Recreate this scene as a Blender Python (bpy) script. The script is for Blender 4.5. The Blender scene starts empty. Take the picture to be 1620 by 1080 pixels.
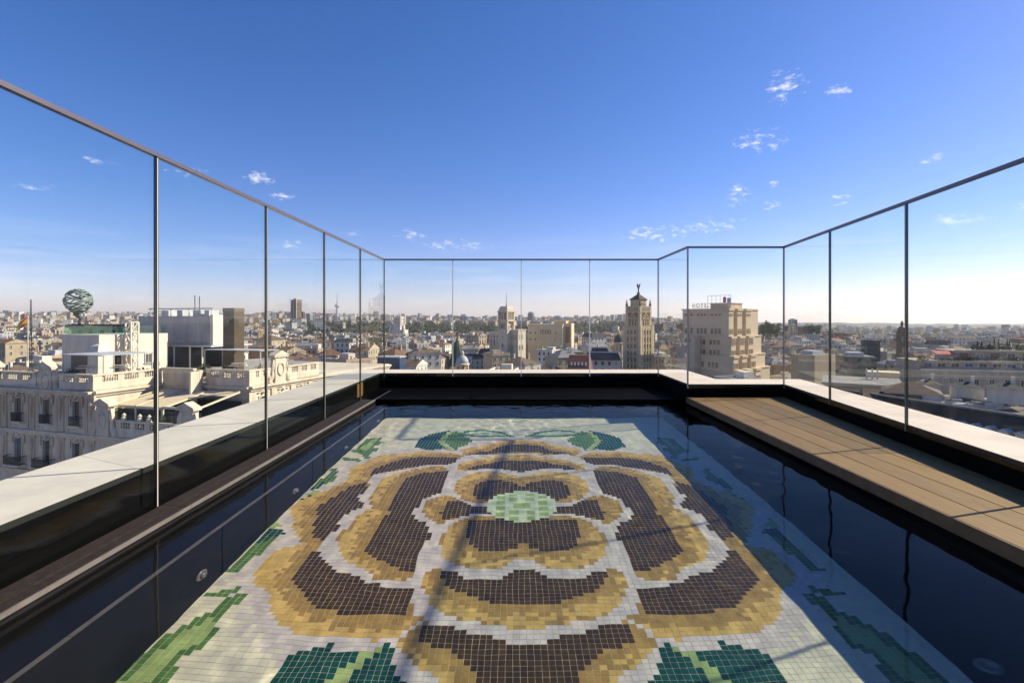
import bpy, math, random, json
from mathutils import Vector, Matrix, noise
R = math.radians
C = bpy.context.scene.collection
SC = bpy.context.scene
random.seed(7)

# ------------------------------------------------------------------ camera
K = 0.0112                      # metres per unit of the survey
F = 820.0                       # focal length in photo pixels (1620 wide)
ZC = 111.5 * K                  # eye height above the pool water (water is z = 0)
cam_d = bpy.data.cameras.new('camera'); cam = bpy.data.objects.new('camera', cam_d); C.objects.link(cam)
cam.location = (0, 0, ZC); cam.rotation_euler = (R(90), 0, 0)
cam_d.sensor_width = 36; cam_d.lens = 36 * F / 1620
cam_d.shift_x = -4 / 1620; cam_d.shift_y = -35 / 1620
cam_d.clip_start = 0.05; cam_d.clip_end = 60000
SC.camera = cam

# ------------------------------------------------------------------ sun, sky, exposure
SUN_EL, SUN_AZ = 34.0, 17.0     # azimuth measured from +X towards +Y
sdir = Vector((math.cos(R(SUN_EL)) * math.cos(R(SUN_AZ)), math.cos(R(SUN_EL)) * math.sin(R(SUN_AZ)), math.sin(R(SUN_EL))))
sl = bpy.data.lights.new('sun', 'SUN'); sl.energy = 5.0; sl.angle = R(0.8); sl.color = (1, .87, .68)
so = bpy.data.objects.new('sun', sl); C.objects.link(so)
so.rotation_euler = sdir.to_track_quat('Z', 'Y').to_euler(); so.location = (20, 6, 40)
sl.cycles.is_caustics_light = True
W = bpy.data.worlds.new('World'); SC.world = W; W.use_nodes = True
wn = W.node_tree.nodes; wl = W.node_tree.links; wn.clear()
def wnode(t, **kw):
    n = wn.new(t)
    for k, v in kw.items(): setattr(n, k, v)
    return n
def wmath(op, a, b=None, clamp=False):
    n = wnode('ShaderNodeMath', operation=op, use_clamp=clamp)
    for i, x in enumerate((a, b)):
        if x is None: continue
        if isinstance(x, (int, float)): n.inputs[i].default_value = x
        else: wl.new(x, n.inputs[i])
    return n.outputs[0]
sky = wnode('ShaderNodeTexSky', sky_type='NISHITA', sun_disc=False, sun_elevation=R(SUN_EL), sun_rotation=R(90 - SUN_AZ),
            altitude=700, air_density=1.0, dust_density=0.35, ozone_density=4.0)
hsv = wnode('ShaderNodeHueSaturation'); hsv.inputs['Saturation'].default_value = 1.26
wl.new(sky.outputs[0], hsv.inputs['Color'])
# small broken cumulus, each patch at its own direction in the sky
tc = wnode('ShaderNodeTexCoord')
def pdir(px, py): return Vector(((px - 814) / F, 1, (505 - py) / F)).normalized()
patches = [(1240, 137, 42, 26), (1322, 143, 26, 14), (1200, 222, 52, 20), (1040, 369, 75, 16), (1120, 358, 60, 14), (1165, 308, 22, 20), (1222, 323, 20, 10),
           (1222, 292, 16, 9), (1477, 252, 20, 10), (1327, 315, 22, 10), (410, 281, 36, 13), (446, 312, 22, 10), (300, 272, 30, 10),
           (60, 298, 44, 9), (160, 255, 30, 7), (465, 387, 26, 10), (650, 374, 34, 12), (730, 388, 60, 10), (560, 372, 24, 8),
           (1520, 350, 50, 12), (1500, 345, 24, 12), (1610, 330, 30, 12)]
nz = wnode('ShaderNodeTexNoise'); nz.inputs['Scale'].default_value = 85; nz.inputs['Detail'].default_value = 7; nz.inputs['Roughness'].default_value = .62
mp = wnode('ShaderNodeMapping'); mp.inputs['Scale'].default_value = (.75, .75, 1.7)
wl.new(tc.outputs['Generated'], mp.inputs[0]); wl.new(mp.outputs[0], nz.inputs['Vector'])
tot = None
for px, py, rx, ry in patches:
    d0 = pdir(px, py); e1 = d0.cross(Vector((0, 0, 1))).normalized(); e2 = e1.cross(d0)
    u0 = math.hypot(px - 814, F) ** 2 + (py - 505) ** 2; sc = math.sqrt(u0)
    def dot(v):
        n = wnode('ShaderNodeVectorMath', operation='DOT_PRODUCT'); wl.new(tc.outputs['Generated'], n.inputs[0]); n.inputs[1].default_value = v
        return n.outputs['Value']
    a = wmath('MULTIPLY', dot(e1), sc / rx / 1.15); b = wmath('MULTIPLY', dot(e2), sc / ry / 1.25)
    q = wmath('ADD', wmath('MULTIPLY', a, a), wmath('MULTIPLY', b, b))
    w = wmath('SUBTRACT', 1.0, q, True)
    front = wmath('GREATER_THAN', dot(d0), 0.3)
    w = wmath('MULTIPLY', w, front)
    tot = w if tot is None else wmath('MAXIMUM', tot, w)
dens = wmath('ADD', nz.outputs['Fac'], wmath('MULTIPLY', tot, .26))
cl = wnode('ShaderNodeMapRange'); cl.interpolation_type = 'SMOOTHSTEP'
cl.inputs['From Min'].default_value = .665; cl.inputs['From Max'].default_value = 1.06; wl.new(dens, cl.inputs['Value'])
# thin high veil near the horizon
nz2 = wnode('ShaderNodeTexNoise'); nz2.inputs['Scale'].default_value = 5; nz2.inputs['Detail'].default_value = 6
mp2 = wnode('ShaderNodeMapping'); mp2.inputs['Scale'].default_value = (1, 1, 9)
wl.new(tc.outputs['Generated'], mp2.inputs[0]); wl.new(mp2.outputs[0], nz2.inputs['Vector'])
sep = wnode('ShaderNodeSeparateXYZ'); wl.new(tc.outputs['Generated'], sep.inputs[0])
low = wnode('ShaderNodeMapRange'); low.inputs['From Min'].default_value = .17; low.inputs['From Max'].default_value = .03; wl.new(sep.outputs['Z'], low.inputs['Value'])
v1 = wnode('ShaderNodeMapRange'); v1.inputs['From Min'].default_value = .5; v1.inputs['From Max'].default_value = .78; wl.new(nz2.outputs['Fac'], v1.inputs['Value'])
veil = wmath('MULTIPLY', wmath('MULTIPLY', wmath('MULTIPLY', v1.outputs[0], low.outputs[0]), wmath('MULTIPLY', wmath('MAXIMUM', sep.outputs['Z'], 0), 25, True)), .35)
cov = wmath('MAXIMUM', wmath('MULTIPLY', wmath('MULTIPLY', cl.outputs[0], wmath('GREATER_THAN', tot, .001)), .9), veil)
mixc = wnode('ShaderNodeMix', data_type='RGBA'); wl.new(cov, mixc.inputs['Factor'])
tnt = wnode('ShaderNodeMix', data_type='RGBA', blend_type='MULTIPLY'); tnt.inputs['Factor'].default_value = 1; wl.new(hsv.outputs[0], tnt.inputs['A']); tnt.inputs['B'].default_value = (1.30, .94, 1.11, 1)
wl.new(tnt.outputs['Result'], mixc.inputs['A']); mixc.inputs['B'].default_value = (8.6, 8.3, 8.2, 1)
bg = wnode('ShaderNodeBackground'); bg.inputs['Strength'].default_value = 0.081; wl.new(mixc.outputs['Result'], bg.inputs['Color'])
wo = wnode('ShaderNodeOutputWorld'); wl.new(bg.outputs[0], wo.inputs['Surface'])
SC.view_settings.view_transform = 'Standard'; SC.view_settings.look = 'None'; SC.view_settings.exposure = 0.82; SC.view_settings.gamma = 1.0
cy = SC.cycles
cy.use_denoising = True; cy.max_bounces = 12; cy.diffuse_bounces = 3; cy.glossy_bounces = 5; cy.transmission_bounces = 10
cy.transparent_max_bounces = 48; cy.volume_bounces = 0; cy.caustics_reflective = False; cy.caustics_refractive = True
cy.sample_clamp_indirect = 6.0; cy.blur_glossy = 0.5

# ------------------------------------------------------------------ helpers
class MB:
    """collects polygons (with a material slot each) and links them as one mesh object"""
    def __init__(s): s.v = []; s.f = []; s.m = []
    def poly(s, pts, mi=0):
        n = len(s.v); s.v += [tuple(p) for p in pts]; s.f.append(tuple(range(n, n + len(pts)))); s.m.append(mi)
    def hexa(s, b, t, mi=0, top=None, bottom=True):
        n = len(s.v); s.v += [tuple(p) for p in b] + [tuple(p) for p in t]; k = len(b)
        for i in range(k):
            j = (i + 1) % k; s.f.append((n + i, n + j, n + k + j, n + k + i)); s.m.append(mi)
        s.f.append(tuple(n + k + i for i in range(k))); s.m.append(mi if top is None else top)
        if bottom: s.f.append(tuple(n + k - 1 - i for i in range(k))); s.m.append(mi)
    def box(s, x0, x1, y0, y1, z0, z1, mi=0, top=None):
        s.hexa([(x0, y0, z0), (x1, y0, z0), (x1, y1, z0), (x0, y1, z0)], [(x0, y0, z1), (x1, y0, z1), (x1, y1, z1), (x0, y1, z1)], mi, top)
    def prism(s, pts, z0, z1, mi=0, top=None):
        s.hexa([(x, y, z0) for x, y in pts], [(x, y, z1) for x, y in pts], mi, top)
    def bar(s, a, b, w, h=None, mi=0):
        a = Vector(a); b = Vector(b); d = (b - a).normalized(); h = w if h is None else h
        up = Vector((0, 0, 1)) if abs(d.z) < .95 else Vector((0, 1, 0))
        x = d.cross(up).normalized() * w / 2; y = x.cross(d).normalized() * h / 2
        s.hexa([a - x - y, a + x - y, a + x + y, a - x + y], [b - x - y, b + x - y, b + x + y, b - x + y], mi)
    def lathe(s, c, prof, n=12, mi=0, cap=True):
        base = len(s.v)
        for r, z in prof:
            for i in range(n):
                a = 2 * math.pi * i / n; s.v.append((c[0] + r * math.cos(a), c[1] + r * math.sin(a), c[2] + z))
        for k in range(len(prof) - 1):
            for i in range(n):
                j = (i + 1) % n
                s.f.append((base + k * n + i, base + k * n + j, base + (k + 1) * n + j, base + (k + 1) * n + i)); s.m.append(mi)
        if cap:
            s.f.append(tuple(base + (len(prof) - 1) * n + i for i in range(n))); s.m.append(mi)
            s.f.append(tuple(base + n - 1 - i for i in range(n))); s.m.append(mi)
    def tube(s, pts, r, n=8, mi=0):
        pts = [Vector(p) for p in pts]; base = len(s.v); prev = None
        for i, p in enumerate(pts):
            d = (pts[min(i + 1, len(pts) - 1)] - pts[max(i - 1, 0)]).normalized()
            if prev is None:
                x = d.cross(Vector((0, 0, 1)) if abs(d.z) < .9 else Vector((1, 0, 0))).normalized()
            else: x = (prev - d * prev.dot(d)).normalized()
            prev = x; y = d.cross(x); rr = r[i] if isinstance(r, (list, tuple)) else r
            for k in range(n):
                a = 2 * math.pi * k / n; s.v.append(tuple(p + (x * math.cos(a) + y * math.sin(a)) * rr))
        for i in range(len(pts) - 1):
            for k in range(n):
                j = (k + 1) % n; s.f.append((base + i * n + k, base + i * n + j, base + (i + 1) * n + j, base + (i + 1) * n + k)); s.m.append(mi)
        s.f.append(tuple(base + n - 1 - k for k in range(n))); s.m.append(mi)
        s.f.append(tuple(base + (len(pts) - 1) * n + k for k in range(n))); s.m.append(mi)
    def build(s, name, mats, parent=None, xf=None, smooth=False, loc=None, col=True):
        me = bpy.data.meshes.new(name)
        vs = s.v
        if xf is not None: vs = [tuple(xf @ Vector(p)) for p in vs]
        if loc is not None: vs = [(p[0] - loc[0], p[1] - loc[1], p[2] - loc[2]) for p in vs]
        me.from_pydata(vs, [], s.f)
        for m in (mats if isinstance(mats, (list, tuple)) else [mats]): me.materials.append(m)
        if any(s.m): me.polygons.foreach_set('material_index', s.m)
        if smooth: me.polygons.foreach_set('use_smooth', [True] * len(s.f))
        me.update()
        o = bpy.data.objects.new(name, me); C.objects.link(o)
        if loc is not None: o.location = loc
        if parent is not None: o.parent = parent
        return o
def tag(o, label=None, cat=None, group=None, kind=None):
    if label: o['label'] = label
    if cat: o['category'] = cat
    if group: o['group'] = group
    if kind: o['kind'] = kind
    return o
def thing(name, label, cat, loc=(0, 0, 0), rz=0.0, group=None):
    o = bpy.data.objects.new(name, None); C.objects.link(o); o.location = loc; o.rotation_euler = (0, 0, rz); o.empty_display_size = .2
    return tag(o, label, cat, group)
def mat(name, col, rough=.7, spec=.3, metal=0.0, var=None, scale=6.0, bump=0.0, bscale=60.0, coords='Object', stretch=None):
    """principled material; var = second colour mixed in by noise"""
    m = bpy.data.materials.new(name); m.use_nodes = True; nt = m.node_tree; b = nt.nodes['Principled BSDF']
    b.inputs['Base Color'].default_value = (*col, 1); b.inputs['Roughness'].default_value = rough
    b.inputs['Specular IOR Level'].default_value = spec; b.inputs['Metallic'].default_value = metal
    if var or bump:
        t = nt.nodes.new('ShaderNodeTexCoord')
    if var:
        n = nt.nodes.new('ShaderNodeTexNoise'); n.inputs['Scale'].default_value = scale; n.inputs['Detail'].default_value = 6; n.inputs['Roughness'].default_value = .65
        if stretch:
            sm = nt.nodes.new('ShaderNodeMapping'); sm.inputs['Scale'].default_value = stretch; nt.links.new(t.outputs[coords], sm.inputs[0]); nt.links.new(sm.outputs[0], n.inputs['Vector'])
        else: nt.links.new(t.outputs[coords], n.inputs['Vector'])
        r = nt.nodes.new('ShaderNodeMapRange'); r.inputs['From Min'].default_value = .36; r.inputs['From Max'].default_value = .66
        nt.links.new(n.outputs['Fac'], r.inputs['Value'])
        x = nt.nodes.new('ShaderNodeMix'); x.data_type = 'RGBA'; x.inputs['A'].default_value = (*col, 1); x.inputs['B'].default_value = (*var, 1)
        nt.links.new(r.outputs[0], x.inputs['Factor']); nt.links.new(x.outputs['Result'], b.inputs['Base Color'])
    if bump:
        n = nt.nodes.new('ShaderNodeTexNoise'); n.inputs['Scale'].default_value = bscale; n.inputs['Detail'].default_value = 5
        nt.links.new(t.outputs[coords], n.inputs['Vector'])
        u = nt.nodes.new('ShaderNodeBump'); u.inputs['Strength'].default_value = bump; u.inputs['Distance'].default_value = .02
        nt.links.new(n.outputs['Fac'], u.inputs['Height']); nt.links.new(u.outputs[0], b.inputs['Normal'])
    return m
def thin_glass(name, tint, refl=1.0, ior=1.5, edge=False):
    """clear sheet: tinted straight-through light plus Fresnel mirror, so the sun passes it"""
    m = bpy.data.materials.new(name); m.use_nodes = True; nt = m.node_tree; nt.nodes.clear()
    t = nt.nodes.new('ShaderNodeBsdfTransparent'); t.inputs[0].default_value = (*tint, 1)
    g = nt.nodes.new('ShaderNodeBsdfGlossy'); g.inputs['Roughness'].default_value = 0.0; g.inputs['Color'].default_value = (.95, 1, .98, 1)
    lw = nt.nodes.new('ShaderNodeLayerWeight'); lw.inputs['Blend'].default_value = .5     # Schlick, the same from both sides of the sheet
    pw = nt.nodes.new('ShaderNodeMath'); pw.operation = 'POWER'; pw.inputs[1].default_value = 5; nt.links.new(lw.outputs['Facing'], pw.inputs[0])
    r0 = ((ior - 1) / (ior + 1)) ** 2
    mu = nt.nodes.new('ShaderNodeMath'); mu.operation = 'MULTIPLY_ADD'; mu.use_clamp = True; mu.inputs[1].default_value = (1 - r0) * refl; mu.inputs[2].default_value = r0 * refl
    nt.links.new(pw.outputs[0], mu.inputs[0])
    x = nt.nodes.new('ShaderNodeMixShader'); nt.links.new(mu.outputs[0], x.inputs[0]); nt.links.new(t.outputs[0], x.inputs[1]); nt.links.new(g.outputs[0], x.inputs[2])
    o = nt.nodes.new('ShaderNodeOutputMaterial'); nt.links.new(x.outputs[0], o.inputs['Surface'])
    return m

# ------------------------------------------------------------------ terrace and pool
M = {}
M['black'] = mat('black_slab', (.0018, .0016, .0016), .7, .02, var=(.0035, .003, .003), scale=3)
M['blackwet'] = mat('black_pool_slab', (.010, .010, .011), .6, .08, var=(.015, .015, .017), scale=2.5)
M['shelf'] = mat('grey_pool_slab', (.035, .035, .042), .5, .3, var=(.05, .05, .058), scale=2)
M['trim'] = mat('pale_metal_trim', (.15, .135, .12), .5, .2, var=(.11, .10, .09), scale=9)
M['ledge'] = mat('dark_timber_ledge', (.018, .013, .012), .65, .15, var=(.032, .025, .023), scale=30)
M['coping'] = mat('pale_stone_coping', (.70, .585, .49), .8, .2, var=(.57, .48, .41), scale=2.6, bump=.08, bscale=90)
M['blackledge'] = M['black']
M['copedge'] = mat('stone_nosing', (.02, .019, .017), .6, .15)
M['rail'] = mat('anodised_rail', (.16, .14, .15), .35, .5, metal=.6)
M['jet'] = mat('steel_jet', (.22, .22, .21), .4, .4, metal=.3)
M['deckside'] = mat('deck_fascia_timber', (.12, .07, .034), .6, .3, var=(.17, .10, .05), scale=8)
M['wood'] = None
X_L, X_R, Y_F = -206 * K, 226 * K, 820 * K
Z_COP, Z_TOP, Z_LEDGE, Z_DECK = ZC - 85 * K, ZC + 93.8 * K, ZC - 107.5 * K, ZC - 101.8 * K
DEPTH = 85 * K
YS = 679 * K                                    # the step in the back wall
def xr(y): return (259.9 * K + .1366 * y)       # right glass line
Y_N = 30 * K                                    # near end of the pool
YB = -2.6                                       # terrace behind the camera

# wood for the deck: boards with their own grain
m = mat('deck_timber', (.36, .235, .125), .62, .3); nt = m.node_tree; b = nt.nodes['Principled BSDF']
t = nt.nodes.new('ShaderNodeTexCoord'); mpn = nt.nodes.new('ShaderNodeMapping'); mpn.inputs['Scale'].default_value = (26, 1.1, 26)
oi = nt.nodes.new('ShaderNodeObjectInfo'); ad = nt.nodes.new('ShaderNodeVectorMath'); ad.operation = 'ADD'
nt.links.new(t.outputs['Object'], ad.inputs[0]); nt.links.new(oi.outputs['Random'], ad.inputs[1]); nt.links.new(ad.outputs[0], mpn.inputs[0])
n = nt.nodes.new('ShaderNodeTexNoise'); n.inputs['Scale'].default_value = 3.0; n.inputs['Detail'].default_value = 8; n.inputs['Roughness'].default_value = .7
nt.links.new(mpn.outputs[0], n.inputs['Vector'])
cr = nt.nodes.new('ShaderNodeValToRGB'); cr.color_ramp.elements[0].position = .3; cr.color_ramp.elements[0].color = (.135, .074, .021, 1)
cr.color_ramp.elements[1].position = .7; cr.color_ramp.elements[1].color = (.265, .157, .050, 1)
nt.links.new(n.outputs['Fac'], cr.inputs[0])
hs = nt.nodes.new('ShaderNodeHueSaturation'); mr = nt.nodes.new('ShaderNodeMapRange'); mr.inputs['To Min'].default_value = .7; mr.inputs['To Max'].default_value = 1.2
nt.links.new(oi.outputs['Random'], mr.inputs['Value']); nt.links.new(mr.outputs[0], hs.inputs['Value']); nt.links.new(cr.outputs[0], hs.inputs['Color'])
nt.links.new(hs.outputs[0], b.inputs['Base Color'])
bu = nt.nodes.new('ShaderNodeBump'); bu.inputs['Strength'].default_value = .25; bu.inputs['Distance'].default_value = .004
nt.links.new(n.outputs['Fac'], bu.inputs['Height']); nt.links.new(bu.outputs[0], b.inputs['Normal'])
M['wood'] = m

# parapets: each is wall face + coping
CW = 58 * K; CT = .012
def parapet(name, label, inner, outer, zb, extra_cop=None):
    """inner / outer: plan polylines of the wall's two faces, same length"""
    root = thing(name, label, 'parapet wall', (inner[0][0], inner[0][1], zb))
    w = MB(); slabs = []; n_ = MB()
    for (a0, a1), (b0, b1) in zip(zip(inner[:-1], inner[1:]), zip(outer[:-1], outer[1:])):
        w.prism([a0, a1, b1, b0], zb - 1.4, Z_COP - CT)
        A0, A1, B0, B1 = (Vector((*p, 0)) for p in (a0, a1, b0, b1)); L_ = (A1 - A0).length; ns = max(1, round(L_ / 1.45)); gp_ = .004 / L_
        for i in range(ns):                     # coping slabs with open joints
            t0, t1 = i / ns + (gp_ if i else 0), (i + 1) / ns
            q = [A0.lerp(A1, t0), A0.lerp(A1, t1), B0.lerp(B1, t1), B0.lerp(B1, t0)]
            cs = MB(); cs.prism([p[:2] for p in q], Z_COP - CT + .002, Z_COP); slabs.append(cs)
        d_ = .004 / (B0 - A0).length
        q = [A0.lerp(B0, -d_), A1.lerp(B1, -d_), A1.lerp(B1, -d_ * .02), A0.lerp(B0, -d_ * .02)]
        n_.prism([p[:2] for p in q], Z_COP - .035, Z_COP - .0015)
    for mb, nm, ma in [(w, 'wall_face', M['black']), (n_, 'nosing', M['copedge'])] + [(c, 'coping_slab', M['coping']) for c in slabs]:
        o = mb.build(nm, ma); o.parent = root; o.matrix_parent_inverse = Matrix.Translation(-Vector(root.location))
    return root
g = .016
IL, IB, IR = X_L - 7 * K, Y_F + g, 227 * K + g
parapet('parapet_wall', 'black parapet wall with pale stone coping along the gutter side of the pool', [(IL, IB), (IL, YB)], [(IL - CW, IB + CW), (IL - CW, YB)], -.2)
parapet('parapet_wall', 'low black parapet wall with a bright coping strip across the far end of the pool', [(IR, IB), (IL, IB)], [(IR + CW, IB + CW), (IL - CW, IB + CW)], -.2)
parapet('parapet_wall', 'short black parapet return with pale coping at the stepped corner behind the timber deck', [(xr(YS), YS + g), (IR, YS + g), (IR, IB)], [(xr(YS) + CW * .9, YS + g + CW), (IR + CW, YS + g + CW), (IR + CW, IB + CW)], -.2)
parapet('parapet_wall', 'black parapet wall with broad pale coping angled beside the timber deck', [(xr(YB) + g, YB), (xr(YS) + g, YS + g)], [(xr(YB) + g + CW * 1.03, YB), (xr(YS) + g + CW * .9, YS + g + CW)], -.2)

# glass panels
def dusty(m, k=.012):
    nt = m.node_tree; out = next(n for n in nt.nodes if n.type == 'OUTPUT_MATERIAL'); src = out.inputs['Surface'].links[0].from_socket
    t = nt.nodes.new('ShaderNodeTexCoord'); mp_ = nt.nodes.new('ShaderNodeMapping'); mp_.inputs['Scale'].default_value = (1.6, 1.6, .45)
    nt.links.new(t.outputs['Object'], mp_.inputs[0]); n = nt.nodes.new('ShaderNodeTexNoise'); n.inputs['Scale'].default_value = 3; n.inputs['Detail'].default_value = 8; n.inputs['Roughness'].default_value = .7
    nt.links.new(mp_.outputs[0], n.inputs['Vector']); r = nt.nodes.new('ShaderNodeMapRange'); r.inputs['From Min'].default_value = .45; r.inputs['From Max'].default_value = .8; r.inputs['To Max'].default_value = k
    nt.links.new(n.outputs['Fac'], r.inputs['Value']); d = nt.nodes.new('ShaderNodeBsdfTranslucent'); d.inputs[0].default_value = (.8, .8, .78, 1)
    x = nt.nodes.new('ShaderNodeMixShader'); nt.links.new(r.outputs[0], x.inputs[0]); nt.links.new(src, x.inputs[1]); nt.links.new(d.outputs[0], x.inputs[2]); nt.links.new(x.outputs[0], out.inputs['Surface']); return m
M['glass'] = thin_glass('fence_glass', (.945, .982, .976), .46)
dusty(M['glass'])
M['gedge'] = mat('glass_edge', (.004, .030, .026), .15, .6)
M['gbead'] = mat('steel_bead', (.50, .47, .43), .35, .4, metal=.2)
GT = .024; GAP = .014
M['gpale'] = mat('pale_glass_edge', (.62, .68, .66), .2, .6)
def translucent(m, k=.6, col=(.8, .8, .8)):
    nt = m.node_tree; b = nt.nodes['Principled BSDF']; t = nt.nodes.new('ShaderNodeBsdfTranslucent'); t.inputs[0].default_value = (*col, 1)
    x = nt.nodes.new('ShaderNodeMixShader'); x.inputs[0].default_value = k; o = nt.nodes['Material Output']
    nt.links.new(b.outputs[0], x.inputs[1]); nt.links.new(t.outputs[0], x.inputs[2]); nt.links.new(x.outputs[0], o.inputs['Surface']); return m
M['gbeadl'] = translucent(mat('pale_bead', (.8, .8, .8), .3, .5), .6); translucent(M['gpale'], .6)
def glass_panel(label, p0, p1, zb, zt=Z_TOP, bead=True, pale=False):
    p0 = Vector((*p0, 0)); p1 = Vector((*p1, 0)); d = (p1 - p0).normalized(); nrm = Vector((-d.y, d.x, 0)) * GT / 2
    a = p0 + d * GAP / 2; b2 = p1 - d * GAP / 2
    root = thing('glass_screen', label, 'glass screen', ((a.x + b2.x) / 2, (a.y + b2.y) / 2, zb), 0, 'clear panels of the rooftop glass fence')
    m_ = MB()
    q = [a - nrm, b2 - nrm, b2 + nrm, a + nrm]; z0, z1 = zb, zt - .004
    lo = [(v.x, v.y, z0) for v in q]; hi = [(v.x, v.y, z1) for v in q]
    m_.poly([lo[0], lo[1], hi[1], hi[0]]); m_.poly([lo[2], lo[3], hi[3], hi[2]])
    pane = m_.build('pane', M['glass']); pane.parent = root; pane.matrix_parent_inverse = Matrix.Translation(-Vector(root.location))
    for k in ((1, 2), (3, 0)):
        e = MB(); e.poly([lo[k[0]], lo[k[1]], hi[k[1]], hi[k[0]]])
        ed = e.build('edge', M['gpale'] if pale else M['gedge']); ed.parent = root; ed.matrix_parent_inverse = Matrix.Translation(-Vector(root.location))
    if bead:
        s = MB(); c0 = p1
        s.prism([(c0 - d * .006 - nrm * .8)[:2], (c0 + d * .006 - nrm * .8)[:2], (c0 + d * .006 + nrm * .8)[:2], (c0 - d * .006 + nrm * .8)[:2]], zb, zt - .004)
        bd = s.build('joint_bead', M['gbeadl'] if pale else M['gbead']); bd.parent = root; bd.matrix_parent_inverse = Matrix.Translation(-Vector(root.location))
    return root
ys = [820 * K] + [206 * 820 / u * K for u in (244, 301, 393, 567)]
ys += [ys[-1] - 131.5 * K * i for i in (1, 2, 3)]
ordl = ['narrow-looking far panel of the gutter side glass, meeting the back corner', 'second panel from the back corner in the gutter side glass fence', 'third panel from the back corner in the gutter side glass fence',
        'tall panel in front of the awning and pergola in the gutter side glass', 'big nearest panel of the gutter side glass, in front of the white palace', 'panel beside the camera on the gutter side glass', 'last panel on the gutter side glass behind the camera']
for i in range(7): glass_panel(ordl[i], (X_L, ys[i]), (X_L, ys[i + 1]), Z_LEDGE)
xb = [X_L + (227 + 206) * K * i / 4 for i in range(5)]
ordb = ['back fence panel with the spired white tower seen through it, first from the gutter corner', 'back fence panel in front of the green treeline and small dome', 'back fence panel in front of the aerial-topped bell tower', 'back fence panel with the brown brick winged-statue tower behind it']
for i in range(4): glass_panel(ordb[i], (xb[i], Y_F), (xb[i + 1], Y_F), Z_COP - .06, pale=True)
glass_panel('narrow return panel between the back fence and the dark green corner edge', (227 * K, Y_F), (227 * K, YS), Z_COP - .06)
glass_panel('panel across the end of the timber deck, before the stepped cream hotel', (227 * K, YS), (xr(YS), YS), Z_COP - .06)
jr = [YS] + [820 * 259.9 / u * K for u in (387, 508)]
jr += [jr[-1] - 129.9 * K * i for i in (1, 2, 3, 4)]
ordr = ['first angled glass panel beside the deck, narrow, next to the end corner', 'second angled glass panel beside the deck, before the terraced roofs', 'large nearest angled glass panel beside the deck, before the black mansard roof', 'angled glass panel beside the camera on the deck side', 'angled glass panel just behind the camera on the deck side', 'last angled glass panel behind the camera']
for i in range(6): glass_panel(ordr[i], (xr(jr[i]), jr[i]), (xr(jr[i + 1]), jr[i + 1]), Z_COP - .06)
# hand rails
def rail(label, pts):
    m_ = MB()
    for a, b_ in zip(pts[:-1], pts[1:]):
        m_.bar((*a, Z_TOP + .006), (*b_, Z_TOP + .006), .034, .026)
    o = m_.build('handrail', M['rail']); tag(o, label, 'handrail', 'slim dark top rails of the glass fence')
rail('dark top rail along the gutter side glass, rising steeply to the frame corner', [(X_L, Y_F), (X_L, ys[-1])])
rail('thin top rail running level across the back glass', [(X_L + .017, Y_F), (227 * K - .017, Y_F)])
rail('short top rail over the stepped corner and the end of the deck', [(227 * K, Y_F + .017), (227 * K, YS), (xr(YS) - .02, YS)])
rail('dark top rail over the angled glass beside the timber deck', [(xr(YS), YS + .01), (xr(jr[-1]), jr[-1])])

# left ledge, gutter and pool walls
XN = -187 * K; XW = -167.5 * K; XRW = 226 * K; XRS = 191.5 * K; YF1 = 697 * K; YF2 = 678 * K
ZS = -19 * K
XRB = 272 * K; YFB = 724 * K                    # basin widened unseen under deck and far ledge so sunlight reaches the mosaic
def kid(mb, name, ma, root):
    o = mb.build(name, ma); o.parent = root; o.matrix_parent_inverse = Matrix.Translation(-Vector(root.location)); return o
gut = thing('overflow_gutter', 'dark timber overflow gutter with a pale edge strip along the pool', 'gutter', (XN, 4, Z_LEDGE))
g1 = MB(); yy = YF1 + .0
seg = [783 * K, 700 * K, 560 * K, 430 * K, 300 * K, 170 * K, 40 * K, YB]
for a, b_ in zip(seg[1:-1], seg[2:]):
    g1.box(-204.5 * K, XN - .10, b_ + .003, a - .003, -.12, Z_LEDGE); g1.box(XN - .096, XN - .014, b_ + .003, a - .003, -.12, Z_LEDGE - .006)
kid(g1, 'cover_board', M['ledge'], gut)
g2 = MB(); yb_ = YB
for a, b_ in zip(seg[:-1], seg[1:]): g2.box(XN - .010, XN, b_ + .002, a, Z_LEDGE - .02, Z_LEDGE + .003)
kid(g2, 'edge_strip', M['trim'], gut)
g3 = MB(); y0 = 700 * K
while y0 < 783 * K:
    g3.box(-204 * K, XN - .02, y0, y0 + .018, Z_LEDGE - .03, Z_LEDGE); y0 += .032
kid(g3, 'grating', M['ledge'], gut)
g5 = MB(); g5.box(IL + .001, -204.8 * K, YB, 713 * K, -.12, Z_LEDGE - .004); kid(g5, 'black_channel', M['black'], gut)
g4 = MB(); g4.box(XN - .02, XN - .012, 700 * K, 783 * K, Z_LEDGE - .04, Z_LEDGE - .001)
kid(g4, 'grating_frame', M['ledge'], gut)
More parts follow.
